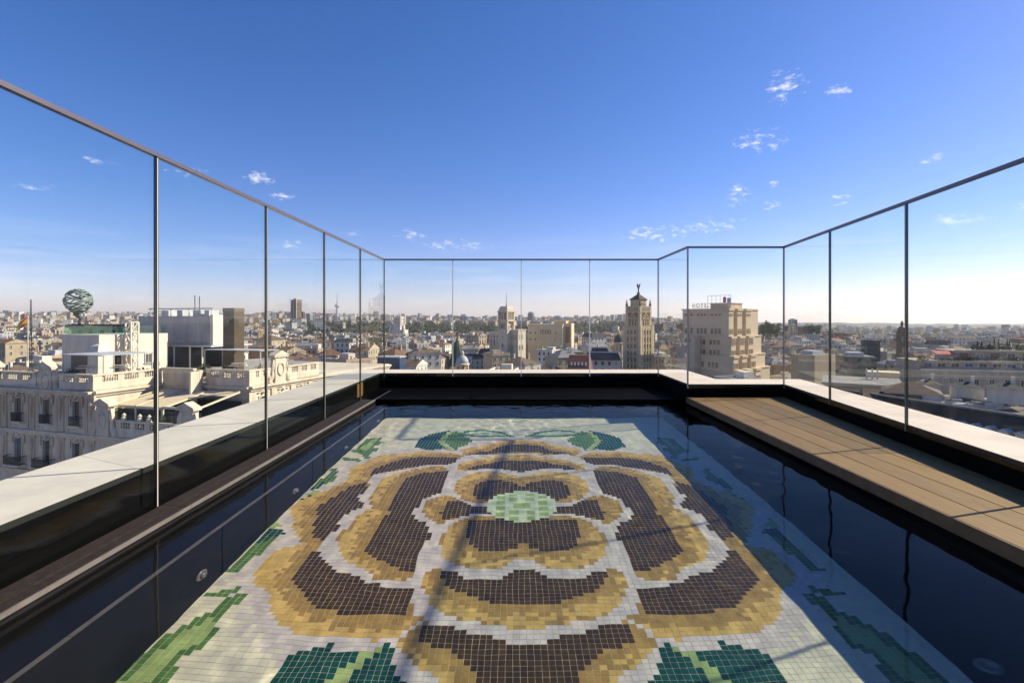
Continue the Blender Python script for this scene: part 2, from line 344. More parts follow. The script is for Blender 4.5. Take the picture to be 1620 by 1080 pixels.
# basin
bas = thing('swimming_pool', 'black slab plunge pool basin with a pale trim line below the water', 'pool', (0, 4, -DEPTH))
b1 = MB()
b1.box(IL, XN - .001, Y_N - .5, YFB - .001, -DEPTH - .1, -.121)                # left upper wall block
b1.box(IL, XN - .0006, Y_N - .5, YFB - .001, -.12, Z_LEDGE - .03)
b1.box(XN, XW, Y_N - .3, YFB - .001, -DEPTH - .1, ZS)
kid(b1, 'gutter_side_wall', M['blackwet'], bas)
b2 = MB(); b2.box(IL, IR, YF1, IB, .012, Z_LEDGE); kid(b2, 'far_ledge', M['black'], bas)
b2 = MB(); b2.box(IL, XRB + .5, YFB, IB, -DEPTH - .1, .011); kid(b2, 'far_wall', M['blackwet'], bas)
b3 = MB(); b3.box(XRB, XRB + .5, Y_N - .3, YFB - .001, -DEPTH - .1, -.03); kid(b3, 'deck_side_wall', M['shelf'], bas)
b3 = MB(); b3.box(XRS, XRB - .001, Y_N - .3, YFB - .001, -DEPTH - .1, -DEPTH + .0035); kid(b3, 'dark_floor_border', M['blackwet'], bas)
b3 = MB(); b3.box(XN, XRS - .001, YF2, YFB - .001, -DEPTH - .1, -DEPTH + .0035); kid(b3, 'dark_far_border', M['blackwet'], bas)
b4 = MB(); b4.box(XN - .5, XRW + .5, Y_N - .6, Y_N, -DEPTH - .1, Z_LEDGE - .02); kid(b4, 'near_wall', M['blackwet'], bas)
b5 = MB(); e = .004
sg = [y for y in (60 * K, 196 * K, 330 * K, 463 * K, 597 * K, 678 * K)]
for a, b_ in zip(sg[:-1], sg[1:]): b5.box(XW - .02, XW + e, a + .003, b_, ZS - .006, ZS + .001)
kid(b5, 'trim_strip', M['trim'], bas)
for y in (130, 297, 430, 561):
    b6 = MB(); b6.box(XW, XW + .0025, y * K - .004, y * K + .004, -DEPTH, ZS - .012); kid(b6, 'slab_joint', M['black'], bas)
# jets
for y in (277, 396, 514, 635):
    j = MB(); c0 = Vector((XW, y * K, -62 * K))
    xfj = Matrix.Translation(c0) @ Matrix.Rotation(R(90), 4, 'Y')
    j.lathe((0, 0, 0), [(.052, 0), (.052, .006), (.042, .011), (.030, .012), (.028, .006)], 20, cap=False)
    j.lathe((0, 0, 0), [(.026, .002), (.026, .022), (.016, .026), (.009, .026), (.008, .012)], 16)
    o = j.build('water_jet', M['jet'], xf=xfj, smooth=True); o.parent = bas; o.matrix_parent_inverse = Matrix.Translation(-Vector(bas.location))
# underwater lamp on the shelf side wall
j = MB(); xfj = Matrix.Translation((204 * K, 223 * K, -DEPTH + .0036))
j.lathe((0, 0, 0), [(.06, 0), (.06, .008), (.05, .016), (.03, .018), (.028, .01)], 24)
o = j.build('round_fitting', M['jet'], xf=xfj, smooth=True); o.parent = bas; o.matrix_parent_inverse = Matrix.Translation(-Vector(bas.location))

# mosaic floor -------------------------------------------------------
PAT = json.loads('''{"pet":[[1,[[-0.56,5.77],[-0.64,5.95],[-0.52,6.06],[-0.31,6.2],[-0.14,6.36],[0.09,6.41],[0.09,5.84]],[[-0.51,5.81],[-0.42,5.88],[-0.26,5.93],[-0.24,6.06],[-0.14,6.16],[0.09,6.2],[0.09,5.84],[-0.03,5.88],[-0.24,5.84],[-0.34,5.78]]],[1,[[-0.58,5.23],[-0.61,5.36],[-0.57,5.46],[-0.48,5.57],[-0.33,5.65],[-0.18,5.72],[-0.03,5.78],[0.08,5.78],[0.08,5.22],[-0.01,5.24],[-0.12,5.31],[-0.31,5.33],[-0.43,5.29],[-0.5,5.25]],[[-0.5,5.25],[-0.44,5.4],[-0.27,5.49],[-0.12,5.57],[0.08,5.57],[0.08,5.22],[-0.01,5.24],[-0.12,5.31],[-0.31,5.33],[-0.43,5.29]]],[0,[[-1.66,5.14],[-1.67,5.31],[-1.59,5.48],[-1.47,5.75],[-1.23,5.82],[-1.04,5.89],[-0.77,5.88],[-0.56,5.76],[-0.64,5.5],[-0.72,5.44],[-0.9,5.42],[-1.12,5.29],[-1.32,5.17],[-1.37,5.14],[-1.4,4.96],[-1.59,4.99]],[[-1.42,5.1],[-1.41,5.32],[-1.3,5.49],[-1.19,5.61],[-1.0,5.69],[-0.62,5.69],[-0.64,5.51],[-0.72,5.44],[-0.91,5.43],[-1.13,5.31],[-1.32,5.19]]],[0,[[-1.6,5.02],[-1.68,4.74],[-1.82,4.55],[-1.87,4.44],[-1.85,4.27],[-1.74,4.11],[-1.71,4.0],[-1.62,3.86],[-1.58,3.8],[-1.51,3.71],[-1.39,3.73],[-1.41,3.79],[-1.39,3.91],[-1.34,3.97],[-1.37,4.06],[-1.4,4.11],[-1.37,4.25],[-1.27,4.4],[-1.38,4.55],[-1.37,4.67],[-1.35,4.8],[-1.41,5.0]],[[-1.4,4.92],[-1.51,4.84],[-1.58,4.6],[-1.61,4.52],[-1.65,4.3],[-1.59,4.2],[-1.58,4.08],[-1.5,3.86],[-1.41,3.79],[-1.39,3.91],[-1.34,3.97],[-1.37,4.06],[-1.4,4.11],[-1.37,4.25],[-1.27,4.4],[-1.38,4.55],[-1.37,4.67],[-1.35,4.74]]],[0,[[-1.55,3.72],[-1.68,3.64],[-1.7,3.45],[-1.7,3.38],[-1.62,3.25],[-1.48,3.13],[-1.44,3.04],[-1.36,2.93],[-1.26,2.87],[-1.18,2.82],[-1.08,2.82],[-0.99,2.8],[-0.74,2.79],[-0.63,2.83],[-0.59,2.91],[-0.53,2.97],[-0.6,3.02],[-0.61,3.1],[-0.65,3.25],[-0.9,3.27],[-0.97,3.32],[-1.08,3.39],[-1.18,3.41],[-1.3,3.53],[-1.37,3.65],[-1.4,3.74]],[[-1.44,3.64],[-1.44,3.33],[-1.26,3.15],[-1.15,3.04],[-0.97,3.0],[-0.61,3.0],[-0.61,3.1],[-0.65,3.25],[-0.9,3.27],[-0.97,3.32],[-1.08,3.39],[-1.18,3.41],[-1.3,3.53],[-1.37,3.65]]],[0,[[-0.69,5.31],[-0.73,5.39],[-0.87,5.39],[-0.99,5.33],[-1.11,5.22],[-1.25,5.1],[-1.29,4.9],[-1.3,4.63],[-1.21,4.38],[-1.29,4.18],[-1.3,3.97],[-1.3,3.78],[-1.23,3.64],[-1.14,3.51],[-1.06,3.48],[-0.98,3.43],[-0.9,3.33],[-0.78,3.33],[-0.68,3.34],[-0.68,3.44],[-0.66,3.55],[-0.66,3.71],[-0.64,3.87],[-0.65,3.99],[-0.72,4.11],[-0.81,4.18],[-0.85,4.27],[-0.82,4.41],[-0.79,4.57],[-0.67,4.68],[-0.65,4.78],[-0.65,5.18]],[[-0.68,5.25],[-0.83,5.23],[-0.96,5.17],[-1.05,5.08],[-1.06,4.79],[-1.06,4.52],[-1.04,4.24],[-1.08,4.05],[-1.07,3.9],[-1.07,3.69],[-0.99,3.57],[-0.92,3.54],[-0.82,3.47],[-0.74,3.44],[-0.68,3.44],[-0.66,3.55],[-0.66,3.71],[-0.64,3.87],[-0.65,3.99],[-0.72,4.11],[-0.81,4.18],[-0.85,4.27],[-0.82,4.41],[-0.79,4.57],[-0.67,4.68],[-0.65,4.78],[-0.65,5.18]]],[0,[[-0.76,4.31],[-0.77,4.49],[-0.72,4.57],[-0.63,4.65],[-0.57,4.64],[-0.5,4.54],[-0.47,4.52],[-0.43,4.48],[-0.35,4.42],[-0.18,4.41],[-0.18,4.28],[-0.35,4.26],[-0.44,4.22],[-0.47,4.18],[-0.55,4.15],[-0.59,4.05],[-0.65,4.11],[-0.74,4.22]],[[-0.57,4.52],[-0.47,4.52],[-0.43,4.48],[-0.35,4.42],[-0.18,4.41],[-0.18,4.28],[-0.35,4.26],[-0.44,4.22],[-0.47,4.18],[-0.57,4.17],[-0.61,4.26],[-0.6,4.42]]],[1,[[-0.56,4.78],[-0.55,4.97],[-0.49,5.13],[-0.39,5.22],[-0.26,5.23],[-0.12,5.2],[0.01,5.13],[0.07,5.08],[0.06,4.42],[-0.13,4.46],[-0.35,4.49],[-0.43,4.53],[-0.52,4.65]],[[-0.37,4.86],[-0.34,4.93],[-0.25,4.99],[-0.12,4.98],[0.01,4.93],[0.02,4.85],[0.07,4.85],[0.06,4.42],[-0.13,4.55],[-0.21,4.51],[-0.35,4.57]]],[1,[[-0.16,4.24],[-0.33,4.23],[-0.38,4.18],[-0.43,4.16],[-0.5,4.05],[-0.53,4.0],[-0.55,3.81],[-0.51,3.62],[-0.42,3.52],[-0.32,3.47],[-0.19,3.45],[-0.07,3.48],[0.0,3.57],[0.05,3.61],[0.06,4.24]],[[-0.12,4.18],[-0.32,4.16],[-0.37,4.15],[-0.35,3.81],[-0.3,3.72],[-0.24,3.67],[-0.11,3.68],[0.0,3.72],[0.04,3.75],[0.04,3.81],[0.06,3.81],[0.06,4.21]]],[1,[[-0.51,3.47],[-0.56,3.47],[-0.6,3.28],[-0.49,3.1],[-0.39,3.0],[-0.28,2.96],[-0.02,2.89],[0.05,2.88],[0.06,3.45],[0.01,3.45],[-0.02,3.42],[-0.1,3.35],[-0.32,3.35],[-0.4,3.43],[-0.48,3.42]],[[-0.49,3.42],[-0.47,3.36],[-0.38,3.22],[-0.21,3.15],[-0.13,3.1],[0.06,3.1],[0.06,3.45],[0.01,3.45],[-0.02,3.42],[-0.1,3.35],[-0.32,3.35],[-0.4,3.43]]],[1,[[-0.5,2.94],[-0.57,2.89],[-0.62,2.77],[-0.53,2.65],[-0.4,2.56],[-0.35,2.49],[-0.22,2.41],[0.08,2.37],[0.09,2.77],[-0.05,2.77],[-0.07,2.81],[-0.21,2.85],[-0.28,2.88],[-0.36,2.92]],[[-0.5,2.92],[-0.53,2.84],[-0.5,2.78],[-0.38,2.74],[-0.31,2.71],[-0.24,2.64],[-0.2,2.56],[-0.16,2.51],[-0.07,2.48],[0.08,2.46],[0.09,2.77],[-0.05,2.77],[-0.07,2.81],[-0.21,2.85],[-0.28,2.88],[-0.36,2.92]]]],"leaf":[["T",[[-1.18,6.09],[-1.19,6.42],[-1.11,6.58],[-0.93,6.8],[-0.83,6.87],[-0.88,6.71],[-0.92,6.37],[-0.84,6.15],[-0.74,5.97],[-0.82,6.0],[-0.99,5.92]]],["V",[[-0.84,6.77],[-0.76,6.81],[-0.85,6.55],[-0.87,6.43],[-0.8,6.15],[-0.7,5.95],[-0.75,5.95],[-0.86,6.15],[-0.94,6.34],[-0.91,6.55]]],["G",[[-0.76,6.81],[-0.63,6.58],[-0.51,6.35],[-0.56,6.16],[-0.64,6.1],[-0.67,5.93],[-0.73,6.02],[-0.82,6.21],[-0.87,6.43],[-0.85,6.58]]],["g",[[-0.73,6.68],[-0.62,6.84],[-0.42,6.89],[-0.2,6.81],[0.01,6.53],[-0.19,6.51],[-0.4,6.51],[-0.59,6.55]]],["c",[[-0.67,6.68],[-0.58,6.78],[-0.42,6.81],[-0.23,6.73],[-0.11,6.62],[-0.22,6.58],[-0.4,6.59],[-0.56,6.62]]],["G",[[-1.85,5.87],[-1.81,6.43],[-1.66,6.48],[-1.65,6.32],[-1.58,6.27],[-1.65,6.03],[-1.57,6.0],[-1.61,5.78],[-1.58,5.61],[-1.64,5.61],[-1.71,5.78]]],["L",[[-1.78,5.99],[-1.76,6.35],[-1.7,6.41],[-1.67,6.18],[-1.7,6.02],[-1.7,5.9]]],["G",[[-1.87,5.59],[-1.84,5.66],[-1.66,5.58],[-1.64,5.51],[-1.83,5.55]]],["G",[[-1.86,4.7],[-1.86,4.81],[-1.84,5.05],[-1.85,5.3],[-1.82,5.32],[-1.74,5.14],[-1.73,4.95],[-1.79,4.81]]],["T",[[-1.85,4.69],[-1.84,4.88],[-1.8,4.94],[-1.77,4.8],[-1.83,4.72]]],["L",[[-1.85,4.59],[-1.84,4.72],[-1.76,4.69],[-1.77,4.58]]],["T",[[-1.85,4.49],[-1.84,4.6],[-1.76,4.58],[-1.78,4.5]]],["G",[[-1.9,3.37],[-1.86,3.41],[-1.86,3.77],[-1.74,3.89],[-1.74,3.81],[-1.76,3.65],[-1.79,3.46],[-1.81,3.35]]],["T",[[-1.86,3.74],[-1.87,3.93],[-1.83,3.97],[-1.73,3.89],[-1.78,3.82],[-1.82,3.71]]],["L",[[-1.91,3.95],[-1.88,4.12],[-1.8,3.99],[-1.84,3.93]]],["G",[[-1.9,3.05],[-1.85,3.14],[-1.75,3.17],[-1.67,3.22],[-1.66,3.17],[-1.78,3.09],[-1.86,3.09]]],["G",[[-1.69,3.13],[-1.6,3.14],[-1.62,3.04],[-1.66,2.92],[-1.63,2.86],[-1.62,2.78],[-1.6,2.68],[-1.66,2.65],[-1.68,2.61],[-1.66,2.54],[-1.64,2.44],[-1.67,2.38],[-1.99,2.35],[-1.89,2.45],[-1.88,2.69],[-1.8,2.87],[-1.74,2.94]]],["L",[[-1.71,2.9],[-1.68,2.91],[-1.65,2.84],[-1.66,2.75],[-1.66,2.69],[-1.72,2.64],[-1.73,2.57],[-1.73,2.45],[-1.8,2.37],[-1.91,2.36],[-1.84,2.45],[-1.82,2.62],[-1.78,2.79]]],["T",[[-1.01,2.75],[-0.98,2.78],[-0.95,2.7],[-0.79,2.7],[-0.81,2.66],[-0.85,2.6],[-0.9,2.5],[-0.93,2.43],[-1.19,2.41],[-1.18,2.49],[-1.19,2.53],[-1.19,2.63],[-1.12,2.69]]],["L",[[-0.79,2.7],[-0.71,2.73],[-0.72,2.7],[-0.79,2.59],[-0.82,2.5],[-0.84,2.43],[-0.93,2.43],[-0.9,2.5],[-0.85,2.6]]],["T",[[-0.68,2.78],[-0.65,2.78],[-0.63,2.67],[-0.58,2.56],[-0.53,2.51],[-0.49,2.44],[-0.84,2.43],[-0.82,2.5],[-0.79,2.59],[-0.72,2.7]]]]}''')
T = .0364
CX, CY, CR = .065, 4.43, .30
MX0, MX1, MY0, MY1 = XW + .001, XRS - .001, Y_N, YF2 - .001
def inside(p, poly):
    x, y = p; c = False; j = len(poly) - 1
    for i in range(len(poly)):
        xi, yi = poly[i]; xj, yj = poly[j]
        if (yi > y) != (yj > y) and x < (xj - xi) * (y - yi) / (yj - yi) + xi: c = not c
        j = i
    return c
def bb(poly): return min(p[0] for p in poly), max(p[0] for p in poly), min(p[1] for p in poly), max(p[1] for p in poly)
pet = []
for sym, gpoly, bpoly in PAT['pet']:
    if sym:
        gpoly = [(x if x < CX - .024 else CX + .02, y) for x, y in gpoly]; bpoly = [(x if x < CX - .024 else CX + .02, y) for x, y in bpoly]
    pet.append((gpoly, bpoly, bb(gpoly)))
leaves = [(k_, p_, bb(p_)) for k_, p_ in PAT['leaf']]
nx = int((MX1 - MX0) / T) + 1; ny = int((MY1 - MY0) / T) + 1
# tiles are centred on the flower's axis
ox = CX + T / 2 - math.ceil((CX - MX0) / T) * T; oy = CY - math.ceil((CY - MY0) / T) * T
grid = {}
rnd = random.Random(3)
def col_at(x, y):
    r = math.hypot(x - CX, y - CY)
    if r < CR:
        i, jj = abs(x - CX) / T, abs(y - CY) / T
        if (1 <= i < 3.1 and (2.6 <= jj < 4.4 or 5.4 <= jj < 7)) or (4 <= i < 6.1 and (.9 <= jj < 2.5 or 3.6 <= jj < 5.3)) or (jj < 1.4 and i < 2.2): return 7
        return 8
    px = x if x <= CX else 2 * CX - x
    for gp, bp, (a, b_, c_, d_) in pet:
        if a <= px <= b_ and c_ <= y <= d_:
            if inside((px, y), bp): return 2
            if inside((px, y), gp): return 0
    for k_, p_, (a, b_, c_, d_) in reversed(leaves):
        if a <= px <= b_ and c_ <= y <= d_ and inside((px, y), p_):
            return {'T': 5, 'G': 6, 'L': 7, 'V': 7, 'g': 6, 'c': 8}[k_]
    return 4
for iy in range(-1, ny + 1):
    for ix in range(-1, nx + 2):
        x = ox + ix * T; y = oy + iy * T
        grid[ix, iy] = col_at(x, y)
def near(ix, iy, cols, rr):
    for dy in range(-rr, rr + 1):
        for dx in range(-rr, rr + 1):
            if dx * dx + dy * dy <= rr * rr and grid.get((ix + dx, iy + dy)) in cols: return True
    return False
fin = {}
for (ix, iy), c_ in grid.items():
    if c_ == 0:
        rr = rnd.choice((2, 3, 3, 3, 4))
        if near(ix, iy, (2,), rr): c_ = 1
    elif c_ == 4:
        if near(ix, iy, (0, 2), 3): c_ = 3
        elif near(ix, iy, (0, 2), 6) and rnd.random() < .55: c_ = 3
    fin[ix, iy] = c_
mos = MB(); gj = .0012
zt = -DEPTH + .004
for (ix, iy), c_ in fin.items():
    x0, x1 = ox + ix * T - T / 2 + gj, ox + ix * T + T / 2 - gj; y0, y1 = oy + iy * T - T / 2 + gj, oy + iy * T + T / 2 - gj
    x0, x1, y0, y1 = max(x0, MX0), min(x1, MX1), max(y0, MY0), min(y1, MY1)
    if x1 - x0 < .004 or y1 - y0 < .004: continue
    w_ = rnd.uniform(-.0007, .0007); s_ = rnd.uniform(-.0007, .0007); z_ = zt
    mos.poly([(x0, y0, z_ + w_), (x1, y0, z_ - s_), (x1, y1, z_ - w_), (x0, y1, z_ + s_)], c_)
def tile_mat(name, c1, c2):
    m = mat(name, c1, .25, .35); nt = m.node_tree; b = nt.nodes['Principled BSDF']
    t = nt.nodes.new('ShaderNodeTexCoord'); sn = nt.nodes.new('ShaderNodeVectorMath'); sn.operation = 'SUBTRACT'; sn.inputs[1].default_value = (ox - T / 2, oy - T / 2, 0)
    nt.links.new(t.outputs['Object'], sn.inputs[0])
    s2 = nt.nodes.new('ShaderNodeVectorMath'); s2.operation = 'MULTIPLY'; s2.inputs[1].default_value = (1 / T, 1 / T, 0); nt.links.new(sn.outputs[0], s2.inputs[0])
    fl = nt.nodes.new('ShaderNodeVectorMath'); fl.operation = 'FLOOR'; nt.links.new(s2.outputs[0], fl.inputs[0])
    wn_ = nt.nodes.new('ShaderNodeTexWhiteNoise'); wn_.noise_dimensions = '2D'; nt.links.new(fl.outputs[0], wn_.inputs['Vector'])
    x = nt.nodes.new('ShaderNodeMix'); x.data_type = 'RGBA'; x.inputs['A'].default_value = (*c1, 1); x.inputs['B'].default_value = (*c2, 1)
    nt.links.new(wn_.outputs['Value'], x.inputs['Factor']); nt.links.new(x.outputs['Result'], b.inputs['Base Color'])
    return m
TM = [tile_mat('gold_tile', (.66, .45, .13), (.57, .37, .095)), tile_mat('ochre_tile', (.42, .27, .07), (.34, .205, .048)), tile_mat('brown_tile', (.080, .043, .010), (.054, .029, .007)),
      tile_mat('mauve_tile', (.66, .61, .56), (.56, .51, .475)), tile_mat('cream_tile', (.72, .70, .51), (.64, .62, .48)), tile_mat('teal_tile', (.010, .085, .062), (.008, .06, .046)),
      tile_mat('green_tile', (.10, .22, .055), (.07, .17, .045)), tile_mat('pale_green_tile', (.34, .47, .17), (.28, .40, .13)), tile_mat('mint_tile', (.58, .68, .48), (.5, .6, .42))]
mo = mos.build('mosaic', TM); mo.parent = bas; mo.matrix_parent_inverse = Matrix.Translation(-Vector(bas.location))
M['grout'] = mat('cream_grout', (.64, .57, .44), .8, .2)
gr = MB(); gr.box(XW - .02, XRS - .0015, Y_N - .2, YF2 - .0015, -DEPTH - .08, -DEPTH + .0025); go = kid(gr, 'grout_bed', M['grout'], bas)

# water -----------------------------------------------------------------
wv = MB(); x0, x1, y0, y1 = XN + .0005, 420 * K, Y_N + .0005, 775 * K    # surface added unseen beyond the pool edges to let refracted sun in
NX, NY = 290, 380
def wz(x, y):
    v = Vector((x * 1.3, y * 1.3, 0)); a = noise.noise(v * 1.1) * .0022
    gust = max(0, noise.noise(Vector((x * .7 + 5, y * .5, 3)))) ** 1
    a += noise.noise(Vector((x * 5.5, y * 5.5, 9))) * (.0008 + .0019 * gust)
    a += noise.noise(Vector((x * 11, y * 11, 4))) * (.0003 + .0008 * gust)
    return a
for j_ in range(NY + 1):
    for i_ in range(NX + 1):
        x = x0 + (x1 - x0) * i_ / NX; y = y0 + (y1 - y0) * j_ / NY; wv.v.append((x, y, wz(x, y)))
for j_ in range(NY):
    for i_ in range(NX):
        a = j_ * (NX + 1) + i_; wv.f.append((a, a + 1, a + NX + 2, a + NX + 1)); wv.m.append(0)
WATER_MODE = 'mnee'
if WATER_MODE == 'mnee':
    m = bpy.data.materials.new('pool_water'); m.use_nodes = True; nt = m.node_tree; nt.nodes.clear()
    rf = nt.nodes.new('ShaderNodeBsdfRefraction'); rf.inputs['IOR'].default_value = 1.333; rf.inputs['Roughness'].default_value = 0; rf.inputs['Color'].default_value = (.97, .985, .975, 1)
    gs = nt.nodes.new('ShaderNodeBsdfGlossy'); gs.inputs['Roughness'].default_value = 0
    fr = nt.nodes.new('ShaderNodeFresnel'); fr.inputs['IOR'].default_value = 1.333; ml = nt.nodes.new('ShaderNodeMath'); ml.operation = 'MULTIPLY'; ml.inputs[1].default_value = .42
    nt.links.new(fr.outputs[0], ml.inputs[0]); gl = nt.nodes.new('ShaderNodeMixShader'); nt.links.new(ml.outputs[0], gl.inputs[0]); nt.links.new(rf.outputs[0], gl.inputs[1]); nt.links.new(gs.outputs[0], gl.inputs[2])
    o_ = nt.nodes.new('ShaderNodeOutputMaterial'); nt.links.new(gl.outputs[0], o_.inputs['Surface'])
else:
    m = thin_glass('pool_water', (.97, .99, .985), 1.0, 1.333)
wat = wv.build('water', m, smooth=True); tag(wat, 'still clear water over the flower mosaic, mirroring the glass fence', None, None, 'structure')
wat.cycles.is_caustics_caster = True
for o in list(bas.children): o.cycles.is_caustics_receiver = True

# timber deck -------------------------------------------------------------
dk = thing('timber_deck', 'warm brown timber deck of long boards beside the pool', 'deck', (XRW, 4, Z_DECK))
BW = 19.8 * K; seam = .010; butt = 394 * K
i = 0; x = XRW
while True:
    xa, xb2 = x + seam / 2, x + BW - seam / 2
    if xa > xr(YS): break
    def clip(y): return min(xb2, xr(y) + .004)
    for ya, yb2 in (((YB, butt - .003), (butt + .003, YS)) if i < 4 else ((YB, YS),)):
        # board clipped by the angled wall
        pts = []
        yc = (xb2 - 259.9 * K) / .1366; ya2 = max(ya, (xa - 259.9 * K) / .1366)
        if ya2 >= yb2: continue
        if yc <= ya2: pts = [(xa, ya2), (xb2, ya2), (xb2, yb2), (xa, yb2)]
        elif yc >= yb2: pts = [(xa, ya2), (xr(ya2), ya2), (xr(yb2), yb2), (xa, yb2)]
        else: pts = [(xa, ya2), (xr(ya2) + .001, ya2), (xb2, yc), (xb2, yb2), (xa, yb2)]
        bm_ = MB(); bm_.prism(pts, Z_DECK - .028, Z_DECK); kid(bm_, 'board', M['wood'], dk)
    x += BW; i += 1
f_ = MB(); f_.box(XRW - .012, XRW + .001, YB, YS, Z_DECK - .085, Z_DECK - .001); kid(f_, 'fascia', M['deckside'], dk)
yj = YB
while yj < YS - .1:
    j_ = MB(); j_.box(XRW + .01, xr(yj) - .03, yj, yj + .05, Z_DECK - .09, Z_DECK - .03); yj += .9; kid(j_, 'joist', M['black'], dk)
# small brass notice on the far end of the gutter side wall
pl_ = MB(); pl_.box(IL, IL + .008, 700 * K, 726 * K, ZC - 106 * K, ZC - 88 * K); M['brass'] = mat('brass_plate', (.36, .19, .05), .4, .5, metal=.5)
tag(pl_.build('wall_plate', M['brass']), 'small brass coloured plate on the black wall above the gutter end', 'plate')
# terrace floor behind the camera and the roof the pool stands on
tf = MB(); tf.box(IL, xr(YB) + 1, YB - 3, Y_N - .05, -.2, Z_LEDGE - .022); tag(tf.build('terrace_floor', M['ledge']), None, None, None, 'structure')

# ================================================================== the city
G0 = ZC - 45.0                                   # street level near the hotel
def wx(px, y): return (px - 814) / F * y
def wzp(py, y): return ZC + (505 - py) / F * y
def lerp(pts, t):
    if t <= pts[0][0]: return pts[0][1]
    for (a, b), (c, d) in zip(pts[:-1], pts[1:]):
        if t <= c: return b + (d - b) * (t - a) / (c - a)
    return pts[-1][1]
def ground(x, y):
    s = x / max(y, 60.)
    L = lerp([(0, -45), (600, -45), (1400, -24), (3200, 6), (4500, 3), (9000, -60), (15000, -190)], y)
    M_ = lerp([(0, -45), (500, -45), (1300, -27), (3000, -12), (4500, -12), (9000, -90), (15000, -220)], y)
    R_ = lerp([(0, -45), (400, -45), (2500, -72), (6000, -92), (9000, -100), (15000, -230)], y)
    if s < -.1: k = min(1, (-.1 - s) / .25); h = M_ + (L - M_) * k
    else: k = max(0, min(1, (s - .22) / .3)); h = M_ + (R_ - M_) * k
    n_ = noise.noise(Vector((x / 420, y / 420, 0))) * min(9, max(0, (y - 500) / 250))
    return ZC + h + n_
gm = MB(); gy = [-60, 0, 60, 120, 200, 300, 420, 560, 720, 900, 1100, 1350, 1650, 2000, 2400, 2900, 3500, 4200, 5200, 6500, 8000, 10000, 13000]
NXg = 96
for y in gy:
    for i in range(NXg + 1):
        x = (i / NXg - .5) * 2 * (max(y, 0) * 1.45 + 260); gm.v.append((x, y, ground(x, y) if y > 0 else G0))
for j in range(len(gy) - 1):
    for i in range(NXg):
        a = j * (NXg + 1) + i; gm.f.append((a, a + 1, a + NXg + 2, a + NXg + 1)); gm.m.append(0)
M['ground'] = mat('city_ground', (.075, .07, .065), .9, .2, var=(.16, .14, .12), scale=.03)
tag(gm.build('ground', M['ground'], smooth=True), kind='structure')
# far ridges
M['hill'] = mat('far_hill', (.07, .075, .05), .95, .1, var=(.13, .11, .075), scale=.004)
def ridge(pxa, pxb, y, top, amp, seed, depth=1500, step=6):
    h = MB(); xs = []; px = pxa
    while px <= pxb: xs.append(px); px += step
    rows = 5
    for r in range(rows):
        t = r / (rows - 1)
        for px in xs:
            yy = y + (t - .5) * depth; e = min(1, (px - pxa) / 90, (pxb - px) / 90) if pxb < 1700 else min(1, (px - pxa) / 90)
            v = top(px) if callable(top) else top
            hh = ZC - v * y / F + amp * y / F * (noise.noise(Vector((px / 60., seed, r * .4))) + .5 * noise.noise(Vector((px / 19., seed + 3, r * .6))))
            base = ZC - 230
            h.v.append((wx(px, y) * (1 + (t - .5) * depth / y), yy, base + (hh - base) * max(.0, math.sin(math.pi * (.15 + .7 * t))) ** .5 * max(.02, e) ** .3))
    n_ = len(xs)
    for r in range(rows - 1):
        for i in range(n_ - 1):
            a = r * n_ + i; h.f.append((a, a + 1, a + n_ + 1, a + n_)); h.m.append(0)
    return tag(h.build('hills', M['hill'], smooth=True), kind='structure')
ridge(860, 1900, 11000, lambda p: 7 + max(0, (1350 - p)) * -.004, 2.2, 1.0)
ridge(980, 1760, 5200, lambda p: 3 + max(0, p - 1100) * .011, 2.2, 5.0)
ridge(1130, 1900, 3600, lambda p: 15 + max(0, p - 1300) * .006, 2.5, 9.0, depth=900)
ridge(-300, 900, 9000, lambda p: -1.0, 2.0, 12.0)

